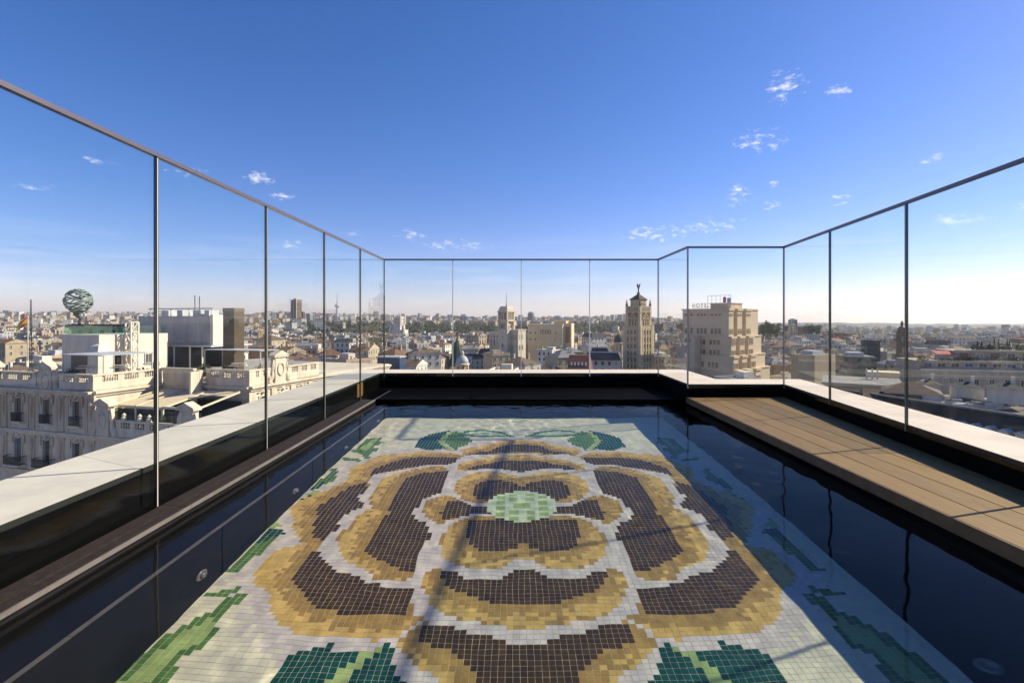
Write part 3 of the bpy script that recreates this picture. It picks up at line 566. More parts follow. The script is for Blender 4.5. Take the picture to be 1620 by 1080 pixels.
# ---- city materials (UV in metres drives the window pattern) -------------------------
def facade_mat(name, col, glassc=(.045, .05, .06), du=3.0, dv=3.3, fu=.36, fv=.5, var=None):
    m = mat(name, col, .85, .2, var=var or tuple(c * .78 for c in col), scale=.22); nt = m.node_tree; b = nt.nodes['Principled BSDF']
    src = b.inputs['Base Color'].links[0].from_socket
    uv = nt.nodes.new('ShaderNodeUVMap'); sp = nt.nodes.new('ShaderNodeSeparateXYZ'); nt.links.new(uv.outputs[0], sp.inputs[0])
    def mm(op, a, bb, c=None):
        n = nt.nodes.new('ShaderNodeMath'); n.operation = op
        for i, v in enumerate((a, bb, c)):
            if v is None: continue
            if isinstance(v, (int, float)): n.inputs[i].default_value = v
            else: nt.links.new(v, n.inputs[i])
        return n.outputs[0]
    def band(sock, d, f, off):
        fr = mm('FRACT', mm('DIVIDE', sock, d), None); return mm('LESS_THAN', mm('ABSOLUTE', mm('SUBTRACT', fr, off), None), f / 2)
    w = mm('MULTIPLY', band(sp.outputs['X'], du, fu, .5), band(sp.outputs['Y'], dv, fv, .55))
    # some shutters are down
    cell = nt.nodes.new('ShaderNodeCombineXYZ'); nt.links.new(mm('FLOOR', mm('DIVIDE', sp.outputs['X'], du), None), cell.inputs[0]); nt.links.new(mm('FLOOR', mm('DIVIDE', sp.outputs['Y'], dv), None), cell.inputs[1])
    wnz = nt.nodes.new('ShaderNodeTexWhiteNoise'); wnz.noise_dimensions = '2D'; nt.links.new(cell.outputs[0], wnz.inputs['Vector'])
    gx = nt.nodes.new('ShaderNodeMix'); gx.data_type = 'RGBA'; gx.inputs['A'].default_value = (*glassc, 1); gx.inputs['B'].default_value = (*[c * .55 + .05 for c in col], 1)
    nt.links.new(mm('GREATER_THAN', wnz.outputs['Value'], .72), gx.inputs['Factor'])
    x = nt.nodes.new('ShaderNodeMix'); x.data_type = 'RGBA'; nt.links.new(w, x.inputs['Factor']); nt.links.new(src, x.inputs['A']); nt.links.new(gx.outputs['Result'], x.inputs['B'])
    nt.links.new(x.outputs['Result'], b.inputs['Base Color'])
    return m
WALLS = [('cream', (.52, .44, .33)), ('white', (.68, .64, .57)), ('warm grey', (.38, .345, .30)), ('beige', (.46, .36, .25)), ('pinkish', (.47, .34, .26)),
         ('ochre', (.47, .33, .17)), ('brick red', (.27, .145, .10)), ('pale grey', (.46, .45, .42))]
FM = [facade_mat('facade_' + n.replace(' ', '_'), c) for n, c in WALLS]
ROOFS = [('terracotta', (.22, .12, .078)), ('brown tile', (.16, .108, .08)), ('dark slate', (.075, .078, .088)), ('grey zinc', (.22, .22, .225)), ('grey flat', (.27, .25, .23)), ('pale flat', (.44, .40, .35)), ('rust red flat', (.26, .13, .085))]
RM = [mat('roof_' + n.replace(' ', '_'), c, .85, .2, var=tuple(v * .62 for v in c), scale=.5) for n, c in ROOFS]
M['plaster'] = mat('white_plaster', (.68, .61, .51), .85, .2, var=(.56, .50, .42), scale=.7, stretch=(2, 2, .4))
M['chim'] = mat('chimney_brick', (.36, .24, .17), .9, .2, var=(.5, .42, .34), scale=1.5)
M['metalbox'] = mat('grey_plant_box', (.5, .5, .5), .5, .4, var=(.36, .36, .36), scale=1)
M['iron'] = mat('dark_iron', (.02, .022, .022), .5, .4)
M['dglass'] = mat('dark_window', (.018, .022, .026), .12, .5)
M['wframe'] = mat('window_frame', (.45, .42, .37), .6, .3)
class CB(MB):
    """MB with UVs in metres on its walls"""
    def __init__(s): super().__init__(); s.uv = []
    def quad(s, pts, mi, uv): s.poly(pts, mi); s.uv.append(uv)
    def ring(s, pts, z0, z1, mi, off=0.):
        n = len(pts)
        for i in range(n):
            a, b = pts[i], pts[(i + 1) % n]; l = math.hypot(b[0] - a[0], b[1] - a[1]); u0 = (l / 2) % 3.0; u0 = 1.5 - (l / 2) + 300
            s.quad([(*a, z0), (*b, z0), (*b, z1), (*a, z1)], mi, [(u0, z0 - z1 + 330), (u0 + l, z0 - z1 + 330), (u0 + l, 330), (u0, 330)])
    def flat(s, pts, mi): s.quad(pts, mi, [(0, 0)] * len(pts))
    def blk(s, x0, x1, y0, y1, z0, z1, mi, top=None):
        P4 = [(x0, y0), (x1, y0), (x1, y1), (x0, y1)]
        s.ring(P4, z0, z1, mi); s.flat([(*p, z1) for p in P4], mi if top is None else top)
    def cbuild(s, name, mats, parent=None, xf=None):
        o = s.build(name, mats, parent, xf); me = o.data; ul = me.uv_layers.new(name='UVMap'); flat_ = []
        for q in s.uv:
            for a in q: flat_ += [a[0], a[1]]
        ul.data.foreach_set('uv', flat_); return o
def roof_geo(c, kind, w, d, h, mi, mw, ov=.35):
    """roof shape over a w x d plan centred at 0 whose eaves are at z=h"""
    x, y = w / 2 + ov, d / 2 + ov; e = h - .05
    P4 = [(-x, -y, e), (x, -y, e), (x, y, e), (-x, y, e)]
    if kind == 'hip':
        r = min(w, d) / 2 * .5; k = abs(w - d) / 2
        A, B = ((-k, 0, h + r), (k, 0, h + r)) if w >= d else ((0, -k, h + r), (0, k, h + r))
        if w >= d:
            c.flat([P4[0], P4[1], B, A], mi); c.flat([P4[1], P4[2], B], mi); c.flat([P4[2], P4[3], A, B], mi); c.flat([P4[3], P4[0], A], mi)
        else:
            c.flat([P4[0], P4[1], A], mi); c.flat([P4[1], P4[2], B, A], mi); c.flat([P4[2], P4[3], B], mi); c.flat([P4[3], P4[0], A, B], mi)
        c.flat(P4[::-1], mi); return r
    if kind == 'gable':
        r = d / 2 * .42
        A, B = (-x, 0, h + r), (x, 0, h + r)
        c.flat([P4[0], P4[1], B, A], mi); c.flat([P4[2], P4[3], A, B], mi); c.flat([P4[1], P4[2], B], mw); c.flat([P4[3], P4[0], A], mw); c.flat(P4[::-1], mi); return r
    if kind == 'mansard':
        i_ = 1.6; r = 3.2; Q = [(-x + i_, -y + i_, h + r), (x - i_, -y + i_, h + r), (x - i_, y - i_, h + r), (-x + i_, y - i_, h + r)]
        for a in range(4): b = (a + 1) % 4; c.flat([P4[a], P4[b], Q[b], Q[a]], mi)
        c.flat(Q, 1 if False else mi); return r
    # flat roof behind a parapet
    t = .3; hp = .9; x, y = w / 2, d / 2
    for (x0, x1, y0, y1) in ((-x, x, -y, -y + t), (-x, x, y - t, y), (-x, -x + t, -y + t, y - t), (x - t, x, -y + t, y - t)):
        c.blk(x0, x1, y0, y1, h - .02, h + hp, mw)
    c.flat([(-x + t, -y + t, h + .03), (x - t, -y + t, h + .03), (x - t, y - t, h + .03), (-x + t, y - t, h + .03)], mi); return hp

# window objects share meshes
_win = {}
def win_mesh(w, h, kind, fm, gm_):
    k = (round(w, 2), round(h, 2), kind, fm.name, gm_.name)
    if k in _win: return _win[k]
    c = MB(); t = min(.14, w * .12)
    c.box(-w / 2, -w / 2 + t, -.10, .02, 0, h, 0); c.box(w / 2 - t, w / 2, -.10, .02, 0, h, 0); c.box(-w / 2 + t, w / 2 - t, -.10, .02, h - t, h, 0); c.box(-w / 2 - .1, w / 2 + .1, -.16, .02, -.12, 0, 0)
    c.poly([(-w / 2 + t, -.02, 0), (w / 2 - t, -.02, 0), (w / 2 - t, -.02, h - t), (-w / 2 + t, -.02, h - t)], 1)
    if kind == 'pane': c.box(-.035, .035, -.05, .01, 0, h - t, 0)
    if kind == 'shutter': c.box(-w / 2 + t, -w * .12, -.06, .01, 0, h - t, 2); c.box(w * .3, w / 2 - t, -.06, .01, 0, h - t, 2)
    if kind == 'arch':
        n = 8; pts = [(w / 2 * math.cos(math.pi * i / n), -.02, h + w / 2 * math.sin(math.pi * i / n)) for i in range(n + 1)]; c.poly(pts[::-1], 1)
    o = c.build('window', [fm, gm_, M['shutter']]); _win[k] = o.data; bpy.data.objects.remove(o); return _win[k]
M['shutter'] = mat('grey_green_shutter', (.16, .17, .155), .7, .3)
M['blind'] = mat('pale_blind', (.34, .30, .24), .8, .2); M['mglass'] = mat('grey_window', (.07, .08, .09), .15, .5); _rw = random.Random(77)
def window(root, x, y, z, rz, w, h, kind='pane', fm=None, gl=None):
    gl = gl or _rw.choice((M['dglass'], M['dglass'], M['dglass'], M['mglass'], M['blind']))
    o = bpy.data.objects.new('window', win_mesh(w, h, kind, fm or M['wframe'], gl or M['dglass'])); C.objects.link(o); o.parent = root; o.location = (x, y, z); o.rotation_euler = (0, 0, rz); return o
def windows(root, p0, p1, n, zs, w, h, kind='pane', fm=None, gl=None, m0=0.):
    """n windows per row spread along the facade p0->p1 (outside on the right-hand side of the walk... facing -Y when walking +X)"""
    rz = math.atan2(p1[1] - p0[1], p1[0] - p0[0])
    for z in zs:
        for i in range(n):
            t = (i + .5) / n; t = m0 + t * (1 - 2 * m0)
            window(root, p0[0] + (p1[0] - p0[0]) * t, p0[1] + (p1[1] - p0[1]) * t, z, rz, w, h, kind, fm, gl)

# ---- leaves -----------------------------------------------------------------------
def leaf_mat(name, c1, c2):
    m = mat(name, c1, .7, .25, var=c2, scale=1.3); return m
LEAF = [leaf_mat('leaf_dark', (.022, .035, .014), (.045, .06, .02)), leaf_mat('leaf_mid', (.04, .06, .02), (.075, .095, .03)), leaf_mat('leaf_olive', (.075, .085, .03), (.11, .115, .045))]
M['bark'] = mat('bark', (.06, .045, .035), .9, .2)
def foliage(c, ctr, rx, rz_, n, s, rnd, mi=(0, 1), squash=1.0):
    for _ in range(n):
        while True:
            p = Vector((rnd.uniform(-1, 1), rnd.uniform(-1, 1), rnd.uniform(-1, 1)))
            l = p.length
            if l < 1 and l > .25: break
        if noise.noise(p * 2.3 + Vector(ctr) * .13) < -.22: continue
        q = Vector((ctr[0] + p.x * rx, ctr[1] + p.y * rx, ctr[2] + p.z * rz_))
        a = Vector((rnd.uniform(-1, 1), rnd.uniform(-1, 1), rnd.uniform(-.6, .6))).normalized(); b = a.cross(Vector((rnd.uniform(-1, 1), rnd.uniform(-1, 1), rnd.uniform(-1, 1)))).normalized()
        k = s * rnd.uniform(.6, 1.3); m_ = rnd.choice(mi)
        c.poly([q - a * k, q - b * k * .6, q + a * k, q + b * k * .6], m_)
def tree(name, label, cat, x, y, z, h, r, group=None, seed=1, n=420, leaf=.45, mi=(0, 1)):
    rnd = random.Random(seed); root = thing(name, label, cat, (x, y, z), 0, group)
    t = MB(); t.tube([(0, 0, 0), (.05 * h * .2, 0, h * .3), (0, .02 * h, h * .75)], [.035 * h, .028 * h, .01 * h], 7)
    for k in range(4):
        a = k * 1.7 + seed; t.tube([(0, 0, h * (.32 + .08 * k)), (math.cos(a) * r * .6, math.sin(a) * r * .6, h * (.55 + .08 * k))], [.015 * h, .005 * h], 5)
    t.build('trunk', M['bark'], root)
    c = MB()
    for k in range(7):
        a = k * 2.4 + seed; rr = r * .55 * (k > 0)
        foliage(c, (math.cos(a) * rr, math.sin(a) * rr, h * (.5 + .28 * ((k * 37 % 10) / 10))), r * .62, h * .27, n // 7, leaf, rnd, mi)
    c.build('crown', LEAF, root); return root
def cypress(label, x, y, z, h, r, seed, group):
    rnd = random.Random(seed); root = thing('cypress_tree', label, 'tree', (x, y, z), 0, group)
    t = MB(); t.tube([(0, 0, 0), (0, 0, h * .8)], [r * .18, r * .05], 6); t.build('trunk', M['bark'], root)
    c = MB()
    for k in range(9):
        f = k / 8; foliage(c, (0, 0, h * (.12 + .82 * f)), r * (1 - f * .75) * (.75 + .25 * math.sin(3 * f + .5)), h * .09, 55, r * .28, rnd, (0, 0, 1))
    c.build('crown', LEAF, root); return root
def shrub(label, x, y, z, r, h, seed, group=None, mi=(0, 1), parent_pot=True):
    rnd = random.Random(seed); root = thing('potted_shrub', label, 'plant', (x, y, z), 0, group)
    p = MB(); p.lathe((0, 0, 0), [(r * .35, 0), (r * .45, h * .3), (r * .47, h * .32)], 10); p.build('pot', M['plaster'], root)
    c = MB(); foliage(c, (0, 0, h * .68), r, h * .4, 240, r * .17, rnd, mi); c.build('foliage', LEAF, root); return root

# ================================================================== the white palace next door
PR = math.atan2(-.289, .957); PO = (-48.8, 60.0)
def PL(H): return H + 45.0                       # local height of a level given relative to the eye
def pal_world(a, b, H): return (PO[0] + .957 * a + .289 * b, PO[1] - .289 * a + .957 * b, ZC + H)
M['stucco'] = mat('white_stucco', (.68, .59, .46), .85, .2, var=(.50, .425, .325), scale=.5, stretch=(2.2, 2.2, .35), bump=.1, bscale=6)
M['stucco2'] = mat('cream_stucco_panel', (.58, .48, .34), .85, .2, var=(.45, .365, .265), scale=.6, stretch=(2.2, 2.2, .35))
M['awn'] = mat('beige_awning_cloth', (.68, .55, .37), .85, .15, var=(.61, .49, .33), scale=2)
M['cframe'] = mat('cream_frame', (.62, .54, .38), .6, .3)
M['tgrey'] = mat('terrace_tile', (.33, .30, .27), .8, .2)
pal = thing('ornate_palace', 'white ornate palace with balustraded roof terraces and dark balconies across the street', 'palace', (*PO, ZC - 45), PR)
def pbox(mb, x0, x1, y0, y1, h0, h1, mi=0): mb.box(x0, x1, y0, y1, PL(h0), PL(h1), mi)
w = MB()
pbox(w, -34, 0, 0, 42, -45, -8.2); pbox(w, .001, 15, 0, 8.7, -45, -13.0); pbox(w, .001, 14, 8.701, 24, -45, -8.2)
pbox(w, -34, 14, 24.001, 42, -45, -8.25)
w.build('wall', M['stucco'], pal)
w = MB(); pbox(w, .35, 14.6, .35, 8.69, -13, -12.9); pbox(w, -33.6, -.4, .4, 41, -8.2, -8.1); pbox(w, .4, 13.6, 9.1, 23.5, -8.2, -8.1)
w.build('terrace_floor', M['tgrey'], pal)
# cornices and string courses
def cornice(a, b, c_, d_, h, out, th, name='cornice'):
    m_ = MB(); dx, dy = c_ - a, d_ - b; l = math.hypot(dx, dy); nx_, ny_ = dy / l, -dx / l; ex, ey = dx / l, dy / l
    for k, (o_, t0, t1) in enumerate(((out * .45, h - th, h - th * .45), (out, h - th * .45, h))):
        q = [(a - ex * o_, b - ey * o_), (c_ + ex * o_, d_ + ey * o_), (c_ + ex * o_ + nx_ * o_, d_ + ey * o_ + ny_ * o_), (a - ex * o_ + nx_ * o_, b - ey * o_ + ny_ * o_)]
        if k == 0: q = [(a, b), (c_, d_), (c_ + nx_ * o_, d_ + ny_ * o_), (a + nx_ * o_, b + ny_ * o_)]
        else: q = [(a, b), (c_, d_), (c_ + nx_ * o_, d_ + ny_ * o_), (a + nx_ * o_, b + ny_ * o_)]
        m_.prism(q, PL(t0), PL(t1))
    m_.build(name, M['stucco'], pal)
for h in (-8.35, -13.35, -18.2): cornice(-34, 0, 0 if h > -13 else 15, 0, h, .55 if h > -13 else .42, .6)
cornice(0, 0, 0, 8.7, -8.35, .5, .6); cornice(.5, 8.7, 14, 8.7, -8.4, .4, .5); cornice(14, 8.7, 14, 42, -8.35, .5, .6); cornice(15, 0, 15, 8.7, -13.35, .4, .5); cornice(14, 8.7, 14, 42, -13.6, .35, .5)
def balustrade(a, b, c_, d_, h0, h1, solid=.0, groups=3):
    """stone balustrade from (a,b) to (c,d): base, cap, piers, turned balusters"""
    L_ = math.hypot(c_ - a, d_ - b); ang = math.atan2(d_ - b, c_ - a); xf = Matrix.Translation((a, b, 0)) @ Matrix.Rotation(ang, 4, 'Z')
    m_ = MB(); zb, zt_ = PL(h0), PL(h1); hs = zb + (zt_ - zb) * solid
    m_.box(0, L_, 0, .34, zb, hs + .12); m_.box(-.04, L_ + .04, -.06, .40, zt_ - .2, zt_)
    n = groups; pw = .7
    for i in range(n + 1):
        x = (L_ - pw) * i / n; m_.box(x, x + pw, .012, .33, hs + .12, zt_ - .2)
    for i in range(n):
        x0_ = (L_ - pw) * i / n + pw; x1_ = (L_ - pw) * (i + 1) / n; k = max(2, int((x1_ - x0_) / .3))
        for q in range(k):
            x = x0_ + (x1_ - x0_) * (q + .5) / k
            z0_ = hs + .12; hh = zt_ - .2 - z0_
            m_.lathe((x, .17, z0_), [(.085, 0), (.06, hh * .15), (.105, hh * .4), (.055, hh * .75), (.08, hh)], 6, cap=False)
    return m_.build('balustrade', M['stucco'], pal, xf)
balustrade(-34, 0, -9.6, 0, -8.35, -6.4, .45, 9); balustrade(-5.6, 0, 0, 0, -8.35, -6.4, .45, 2); 
balustrade(0, .35, 0, 8.6, -8.35, -6.4, .45, 3); balustrade(7.2, 8.7, 14, 8.7, -8.35, -6.3, .45, 3); balustrade(14, 9.05, 14, 12.2, -8.35, -6.3, .45, 2); balustrade(14, 15.5, 14, 22, -8.35, -6.3, .45, 3)
balustrade(3.6, 0, 13, 0, -13.0, -11.45, .35, 4); balustrade(15, .35, 15, 8.6, -13.0, -11.45, .35, 4)
# curved screen walls behind the lower terrace
m_ = MB()
def arc(cx, cy_, r, a0, a1, n=8): return [(cx + r * math.cos(R(a0 + (a1 - a0) * i / n)), cy_ + r * math.sin(R(a0 + (a1 - a0) * i / n))) for i in range(n + 1)]
pl = arc(5.6, 7.1, 1.6, 0, 90); pl = [(7.2, 6.2)] + pl
for (p, q) in zip(pl[:-1], pl[1:]):
    d = Vector((q[0] - p[0], q[1] - p[1])).normalized(); nn = Vector((d.y, -d.x)) * .3
    m_.prism([p, (p[0] + nn.x, p[1] + nn.y), (q[0] + nn.x, q[1] + nn.y), q], PL(-13), PL(-6.5))
pbox(m_, .3, 5.6, 8.4, 8.695, -13, -6.5)
m_.build('curved_wall', M['stucco'], pal)
m_ = MB(); pbox(m_, .2, 5.6, 8.2, 8.75, -6.52, -6.3); m_.build('wall_cap', M['stucco'], pal)
# pedimented dormer gables with volutes and an oval
def gable(x, y, rz, h0, h1, wd, base=True):
    xf = Matrix.Translation((x, y, 0)) @ Matrix.Rotation(rz, 4, 'Z'); m_ = MB(); z0, z1 = PL(h0), PL(h1); hw = wd / 2; ph = .55 * wd * .5
    m_.box(-hw * .72, hw * .72, -.25, .5, z0, z1 - ph - .2)
    m_.box(-hw, hw, -.45, .6, z1 - ph - .2, z1 - ph)
    for s in (-1, 1):
        m_.hexa([(s * hw * 1.02, -.5, z1 - ph), (0, -.5, z1 - ph), (0, .6, z1 - ph), (s * hw * 1.02, .6, z1 - ph)][::s], [(s * hw * .98, -.5, z1 - ph + .12), (0, -.5, z1), (0, .6, z1), (s * hw * .98, .6, z1 - ph + .12)][::s])
        # scrolled volute down each side
        pts = []
        for i in range(12):
            t = i / 11; xx = s * (hw * .78 + hw * .55 * t * t + .12 * math.sin(t * 6)); pts.append((xx, 0, z1 - ph - .5 - (z1 - z0 - ph - .7) * t))
        m_.tube(pts, [.16 + .13 * abs(math.sin(i * .55)) for i in range(12)], 7)
        m_.lathe((s * hw * 1.35, 0, z0), [(.30, 0), (.34, .25), (.2, .5), (.22, .8), (.05, 1.05)], 8)
    # oval cartouche
    zc = z0 + (z1 - z0) * .42
    ring = [(.42 * hw * math.cos(a), -.32, zc + .62 * hw * math.sin(a)) for a in [2 * math.pi * i / 14 for i in range(15)]]
    m_.tube(ring, .10, 6); m_.poly([(x_ * .9, -.27, zc + (z_ - zc) * .9) for x_, _, z_ in ring[:-1]])
    return m_.build('pediment_gable', M['stucco'], pal, xf)
gable(-7.6, 0, 0, -9.3, -5.0, 2.9); gable(1.8, 0, 0, -13.4, -9.0, 2.6); gable(14.2, 0, 0, -13.4, -8.9, 2.5); gable(14, 13.8, R(90), -8.4, -4.1, 2.6); gable(-17.6, 0, 0, -9.3, -5.0, 2.9)
# front bays: windows with shutters, balconies, swag panels and pilasters
for i in range(6):
    a = -2.6 - 5 * i
    window(pal, a, -.02, PL(-12.35), 0, 1.45, 2.9, 'shutter', M['stucco2']); window(pal, a, -.02, PL(-17.5), 0, 1.5, 3.2, 'shutter', M['stucco2']); window(pal, a, -.02, PL(-22.6), 0, 1.5, 3.2, 'shutter', M['stucco2'])
    for h, wd, out in ((-12.4, 1.75, .35), (-17.6, 2.7, .85), (-22.7, 2.7, .85)):
        r_ = MB(); n = int(wd / .13)
        pbox(r_, a - wd / 2, a + wd / 2, -out, -out + .05, h + .92, h + 1.0); pbox(r_, a - wd / 2, a + wd / 2, -out, -out + .05, h + .5, h + .55); pbox(r_, a - wd / 2, a + wd / 2, -out, -.13 , h - .02, h + .06)
        for s in (-1, 1): pbox(r_, a + s * wd / 2 - .025, a + s * wd / 2 + .025, -out, -.01, h + .92, h + 1.0)
        for k in range(n + 1):
            x = a - wd / 2 + wd * k / n; pbox(r_, x - .022, x + .022, -out + .005, -out + .045, h + .06, h + .92)
        r_.build('balcony_railing', M['iron'], pal)
        s_ = MB(); pbox(s_, a - wd / 2 - .1, a + wd / 2 + .1, -out - .1, -.005, h - .28, h - .03); s_.build('balcony_slab', M['stucco'], pal)
    for z_ in (-9.2, -14.1):
        o_ = MB(); pts = [(a + (t - .5) * 2.0, -.12, PL(z_) - .35 * math.cos((t - .5) * 5)) for t in [k / 10 for k in range(11)]]
        o_.tube(pts, .10, 6); o_.lathe((a, -.14, PL(z_) - .15), [(.05, 0), (.26, .12), (.22, .36), (.04, .5)], 8)
        for s in (-1, 1): o_.tube([(a + s * .95, -.1, PL(z_) + .05), (a + s * 1.05, -.14, PL(z_) - .5), (a + s * .98, -.1, PL(z_) - 1.1)], [.12, .15, .06], 6)
        o_.build('carved_swag', M['stucco'], pal)
    dx = 2.5
    for (h0, h1) in ((-13.3, -8.9), (-18.1, -13.9)):
        p_ = MB(); pbox(p_, a + dx - .42, a + dx + .42, -.13, -.006, h0, h1); pbox(p_, a + dx - .55, a + dx + .55, -.2, -.005, h1 - .35, h1 - .05)
        p_.tube([(a + dx, -.2, PL(h1) - .5), (a + dx + .1, -.24, PL(h1) - 1.2), (a + dx - .06, -.2, PL(h1) - 2.2), (a + dx, -.16, PL(h1) - 3.0)], [.16, .22, .14, .05], 6)
        p_.build('pilaster', M['stucco2'], pal)
    for x in (-1.75, 1.35):
        q_ = MB(); pbox(q_, a + x, a + x + .4, -.07, -.005, -13.2, -8.95); q_.build('wall_panel', M['stucco2'], pal)
for i in range(5):
    b_ = 10.9 + 3.6 * i
    window(pal, 14.02, b_, PL(-12.6), R(90), 1.4, 2.9, 'shutter', M['cframe']); window(pal, 14.02, b_, PL(-17.8), R(90), 1.4, 2.9, 'shutter', M['cframe'])
    p_ = MB(); pbox(p_, 14.005, 14.16, b_ + 1.4, b_ + 2.2, -13.2, -8.9); p_.build('pilaster', M['stucco'], pal)
    o_ = MB(); o_.tube([(14.14, b_ - .9, PL(-9.3)), (14.16, b_, PL(-9.1)), (14.14, b_ + .9, PL(-9.3))], .1, 6); o_.lathe((14.15, b_, PL(-9.5)), [(.05, 0), (.26, .12), (.05, .5)], 8); o_.build('carved_swag', M['stucco'], pal)
window(pal, 5, -.02, PL(-17.4), 0, 1.5, 3.0, 'arch', M['stucco2']); window(pal, 9.5, -.02, PL(-17.4), 0, 1.5, 3.0, 'arch', M['stucco2'])
for y in (1.6, 3.2, 4.8, 6.4):
    f_ = MB(); f_.lathe((15.18, y, PL(-11.45)), [(.22, 0), (.24, .12), (.12, .2), (.2, .42), (.03, .7)], 8); f_.build('finial', M['stucco'], pal)
for x in (4.6, 7.0, 8.4): 
    f_ = MB(); f_.lathe((x, .18, PL(-11.45)), [(.25, 0), (.27, .35), (.14, .45), (.24, .6), (.03, .85)], 8); f_.build('finial', M['stucco'], pal)
# penthouse volumes on the roof: things that stand on the palace
def roofbox(name, label, cat, a0, a1, b0, b1, h0, h1, ma, extra=None, group=None):
    cx, cy_ = (a0 + a1) / 2, (b0 + b1) / 2; root = thing(name, label, cat, pal_world(cx, cy_, h0), PR, group)
    m_ = MB(); m_.box(a0 - cx, a1 - cx, b0 - cy_, b1 - cy_, 0, h1 - h0); m_.build('wall', ma, root); return root, cx, cy_
r1, cx, cy_ = roofbox('roof_penthouse', 'plain white penthouse block with a green glass rail on the palace roof', 'penthouse', -20.4, -13, 9.6, 20, -8.1, -2.2, M['plaster'])
m_ = MB(); m_.box(-18.5 - cx, -15 - cx, 9.55 - cy_, 9.62 - cy_, .02, 2.9); M['brdoor'] = mat('bronze_shutter', (.13, .08, .055), .5, .4); m_.build('shutter_door', M['brdoor'], r1)
m_ = MB(); m_.box(-13.02 - cx, -12.95 - cx, 10.6 - cy_, 12.6 - cy_, .02, 2.9); m_.build('glass_door', M['dglass'], r1)
window(r1, -12.98 - cx, 16.8 - cy_, 1.4, R(90), 1.3, 1.5)
M['grail'] = thin_glass('green_rail_glass', (.74, .90, .84), 1.0)
for (x0, x1, y0, y1) in ((-20.2, -13.2, 9.8, 9.83), (-13.2, -13.17, 9.85, 19.8), (-20.2, -20.17, 9.85, 19.8)):
    m_ = MB(); m_.box(x0 - cx, x1 - cx, y0 - cy_, y1 - cy_, 5.92, 7.15); m_.build('glass_rail', M['grail'], r1)
t_, cx, cy_ = roofbox('lattice_pylon', 'white lattice pylon standing against the lit penthouse wall', 'pylon', -12.6, -11.4, 12.9, 14.1, -8.1, -8.0, M['plaster'])
m_ = MB(); s_ = .55; zs_ = [0.1, 2.5, 4.4, 6.3, 7.7]
for sx in (-s_, s_):
    for sy in (-s_, s_): m_.bar((sx, sy, 0), (sx, sy, 7.7), .2)
for k in range(4):
    for sy in (-s_, s_): m_.bar((-s_, sy, zs_[k + 1]), (s_, sy, zs_[k + 1]), .14); m_.bar((-s_, sy, zs_[k] if k % 2 else zs_[k + 1]), (s_, sy, zs_[k + 1] if k % 2 else zs_[k]), .12)
    for sx in (-s_, s_): m_.bar((sx, -s_, zs_[k + 1]), (sx, s_, zs_[k + 1]), .14); m_.bar((sx, -s_, zs_[k]), (sx, s_, zs_[k + 1]), .12)
m_.build('lattice', M['plaster'], t_)
r2, cx, cy_ = roofbox('roof_penthouse', 'tall blank grey plant block with a white ribbed end beside the bronze chimney', 'penthouse', -24, -8.2, 23.6, 29.5, -4.2, .55, mat('grey_render', (.43, .40, .385), .9, .2, var=(.33, .305, .295), scale=.5, stretch=(1.6, 1.6, .4)))
m_ = MB()
for y in (23.5, 26.9): m_.box(-8.19 - cx, -7.6 - cx, y - cy_, y + 2.4 - cy_, -.02, 4.95)
m_.build('white_rib', M['plaster'], r2)
m_ = MB(); m_.box(-24.5 - cx, -6.8 - cx, 22.4 - cy_, 31 - cy_, -.3, -.03); m_.build('roof_slab', M['metalbox'], r2)
m_ = MB()
for x in (-22, -18.5, -15, -11.6, -9): m_.box(x - cx, x + .18 - cx, 22.6 - cy_, 22.78 - cy_, -4, -.3); m_.box(x - cx, x + .18 - cx, 30.6 - cy_, 30.78 - cy_, -4, -.3)
m_.build('post', M['plaster'], r2)
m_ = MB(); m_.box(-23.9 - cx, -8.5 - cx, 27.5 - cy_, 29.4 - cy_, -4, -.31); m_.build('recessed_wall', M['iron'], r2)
for k, (x, l) in enumerate(((-20.5, 1.6), (-17, 1.2), (-13.5, 1.7), (-11.0, 1.0))):
    m_ = MB(); m_.box(x - cx, x + l - cx, 25 - cy_, 27 - cy_, 4.75, 5.75); m_.build('cooling_unit', M['metalbox'], r2)
m_ = MB(); m_.box(-23 - cx, -8.8 - cx, 24.6 - cy_, 24.75 - cy_, 5.9, 6.1)
for x in (-22.6, -18, -14, -9.2): m_.box(x - cx, x + .1 - cx, 24.6 - cy_, 24.72 - cy_, 4.75, 5.9)
m_.build('pipe_rail', M['metalbox'], r2)
for x, hh in ((-14.2, 2.6), (-13.2, 2.4)):
    m_ = MB(); m_.tube([(x - cx, 26 - cy_, 4.7), (x - cx, 26 - cy_, 4.75 + hh + 1)], .07, 6); m_.build('aerial', M['iron'], r2)
ch, cx, cy_ = roofbox('bronze_chimney', 'tall bronze clad chimney box rising from the palace roof', 'chimney', 2.5, 4.5, 15.8, 17.6, -8.1, 1.6, mat('bronze_cladding', (.115, .085, .05), .38, .5, metal=.35, var=(.09, .066, .04), scale=.8))
m_ = MB(); m_.box(-1.04, 1.04, -.94, .94, 9.2, 9.72); m_.box(-1.02, 1.02, -.92, .92, 8.3, 8.42); m_.build('cap_band', mat('bronze_band', (.17, .13, .08), .4, .5, metal=.3), ch)
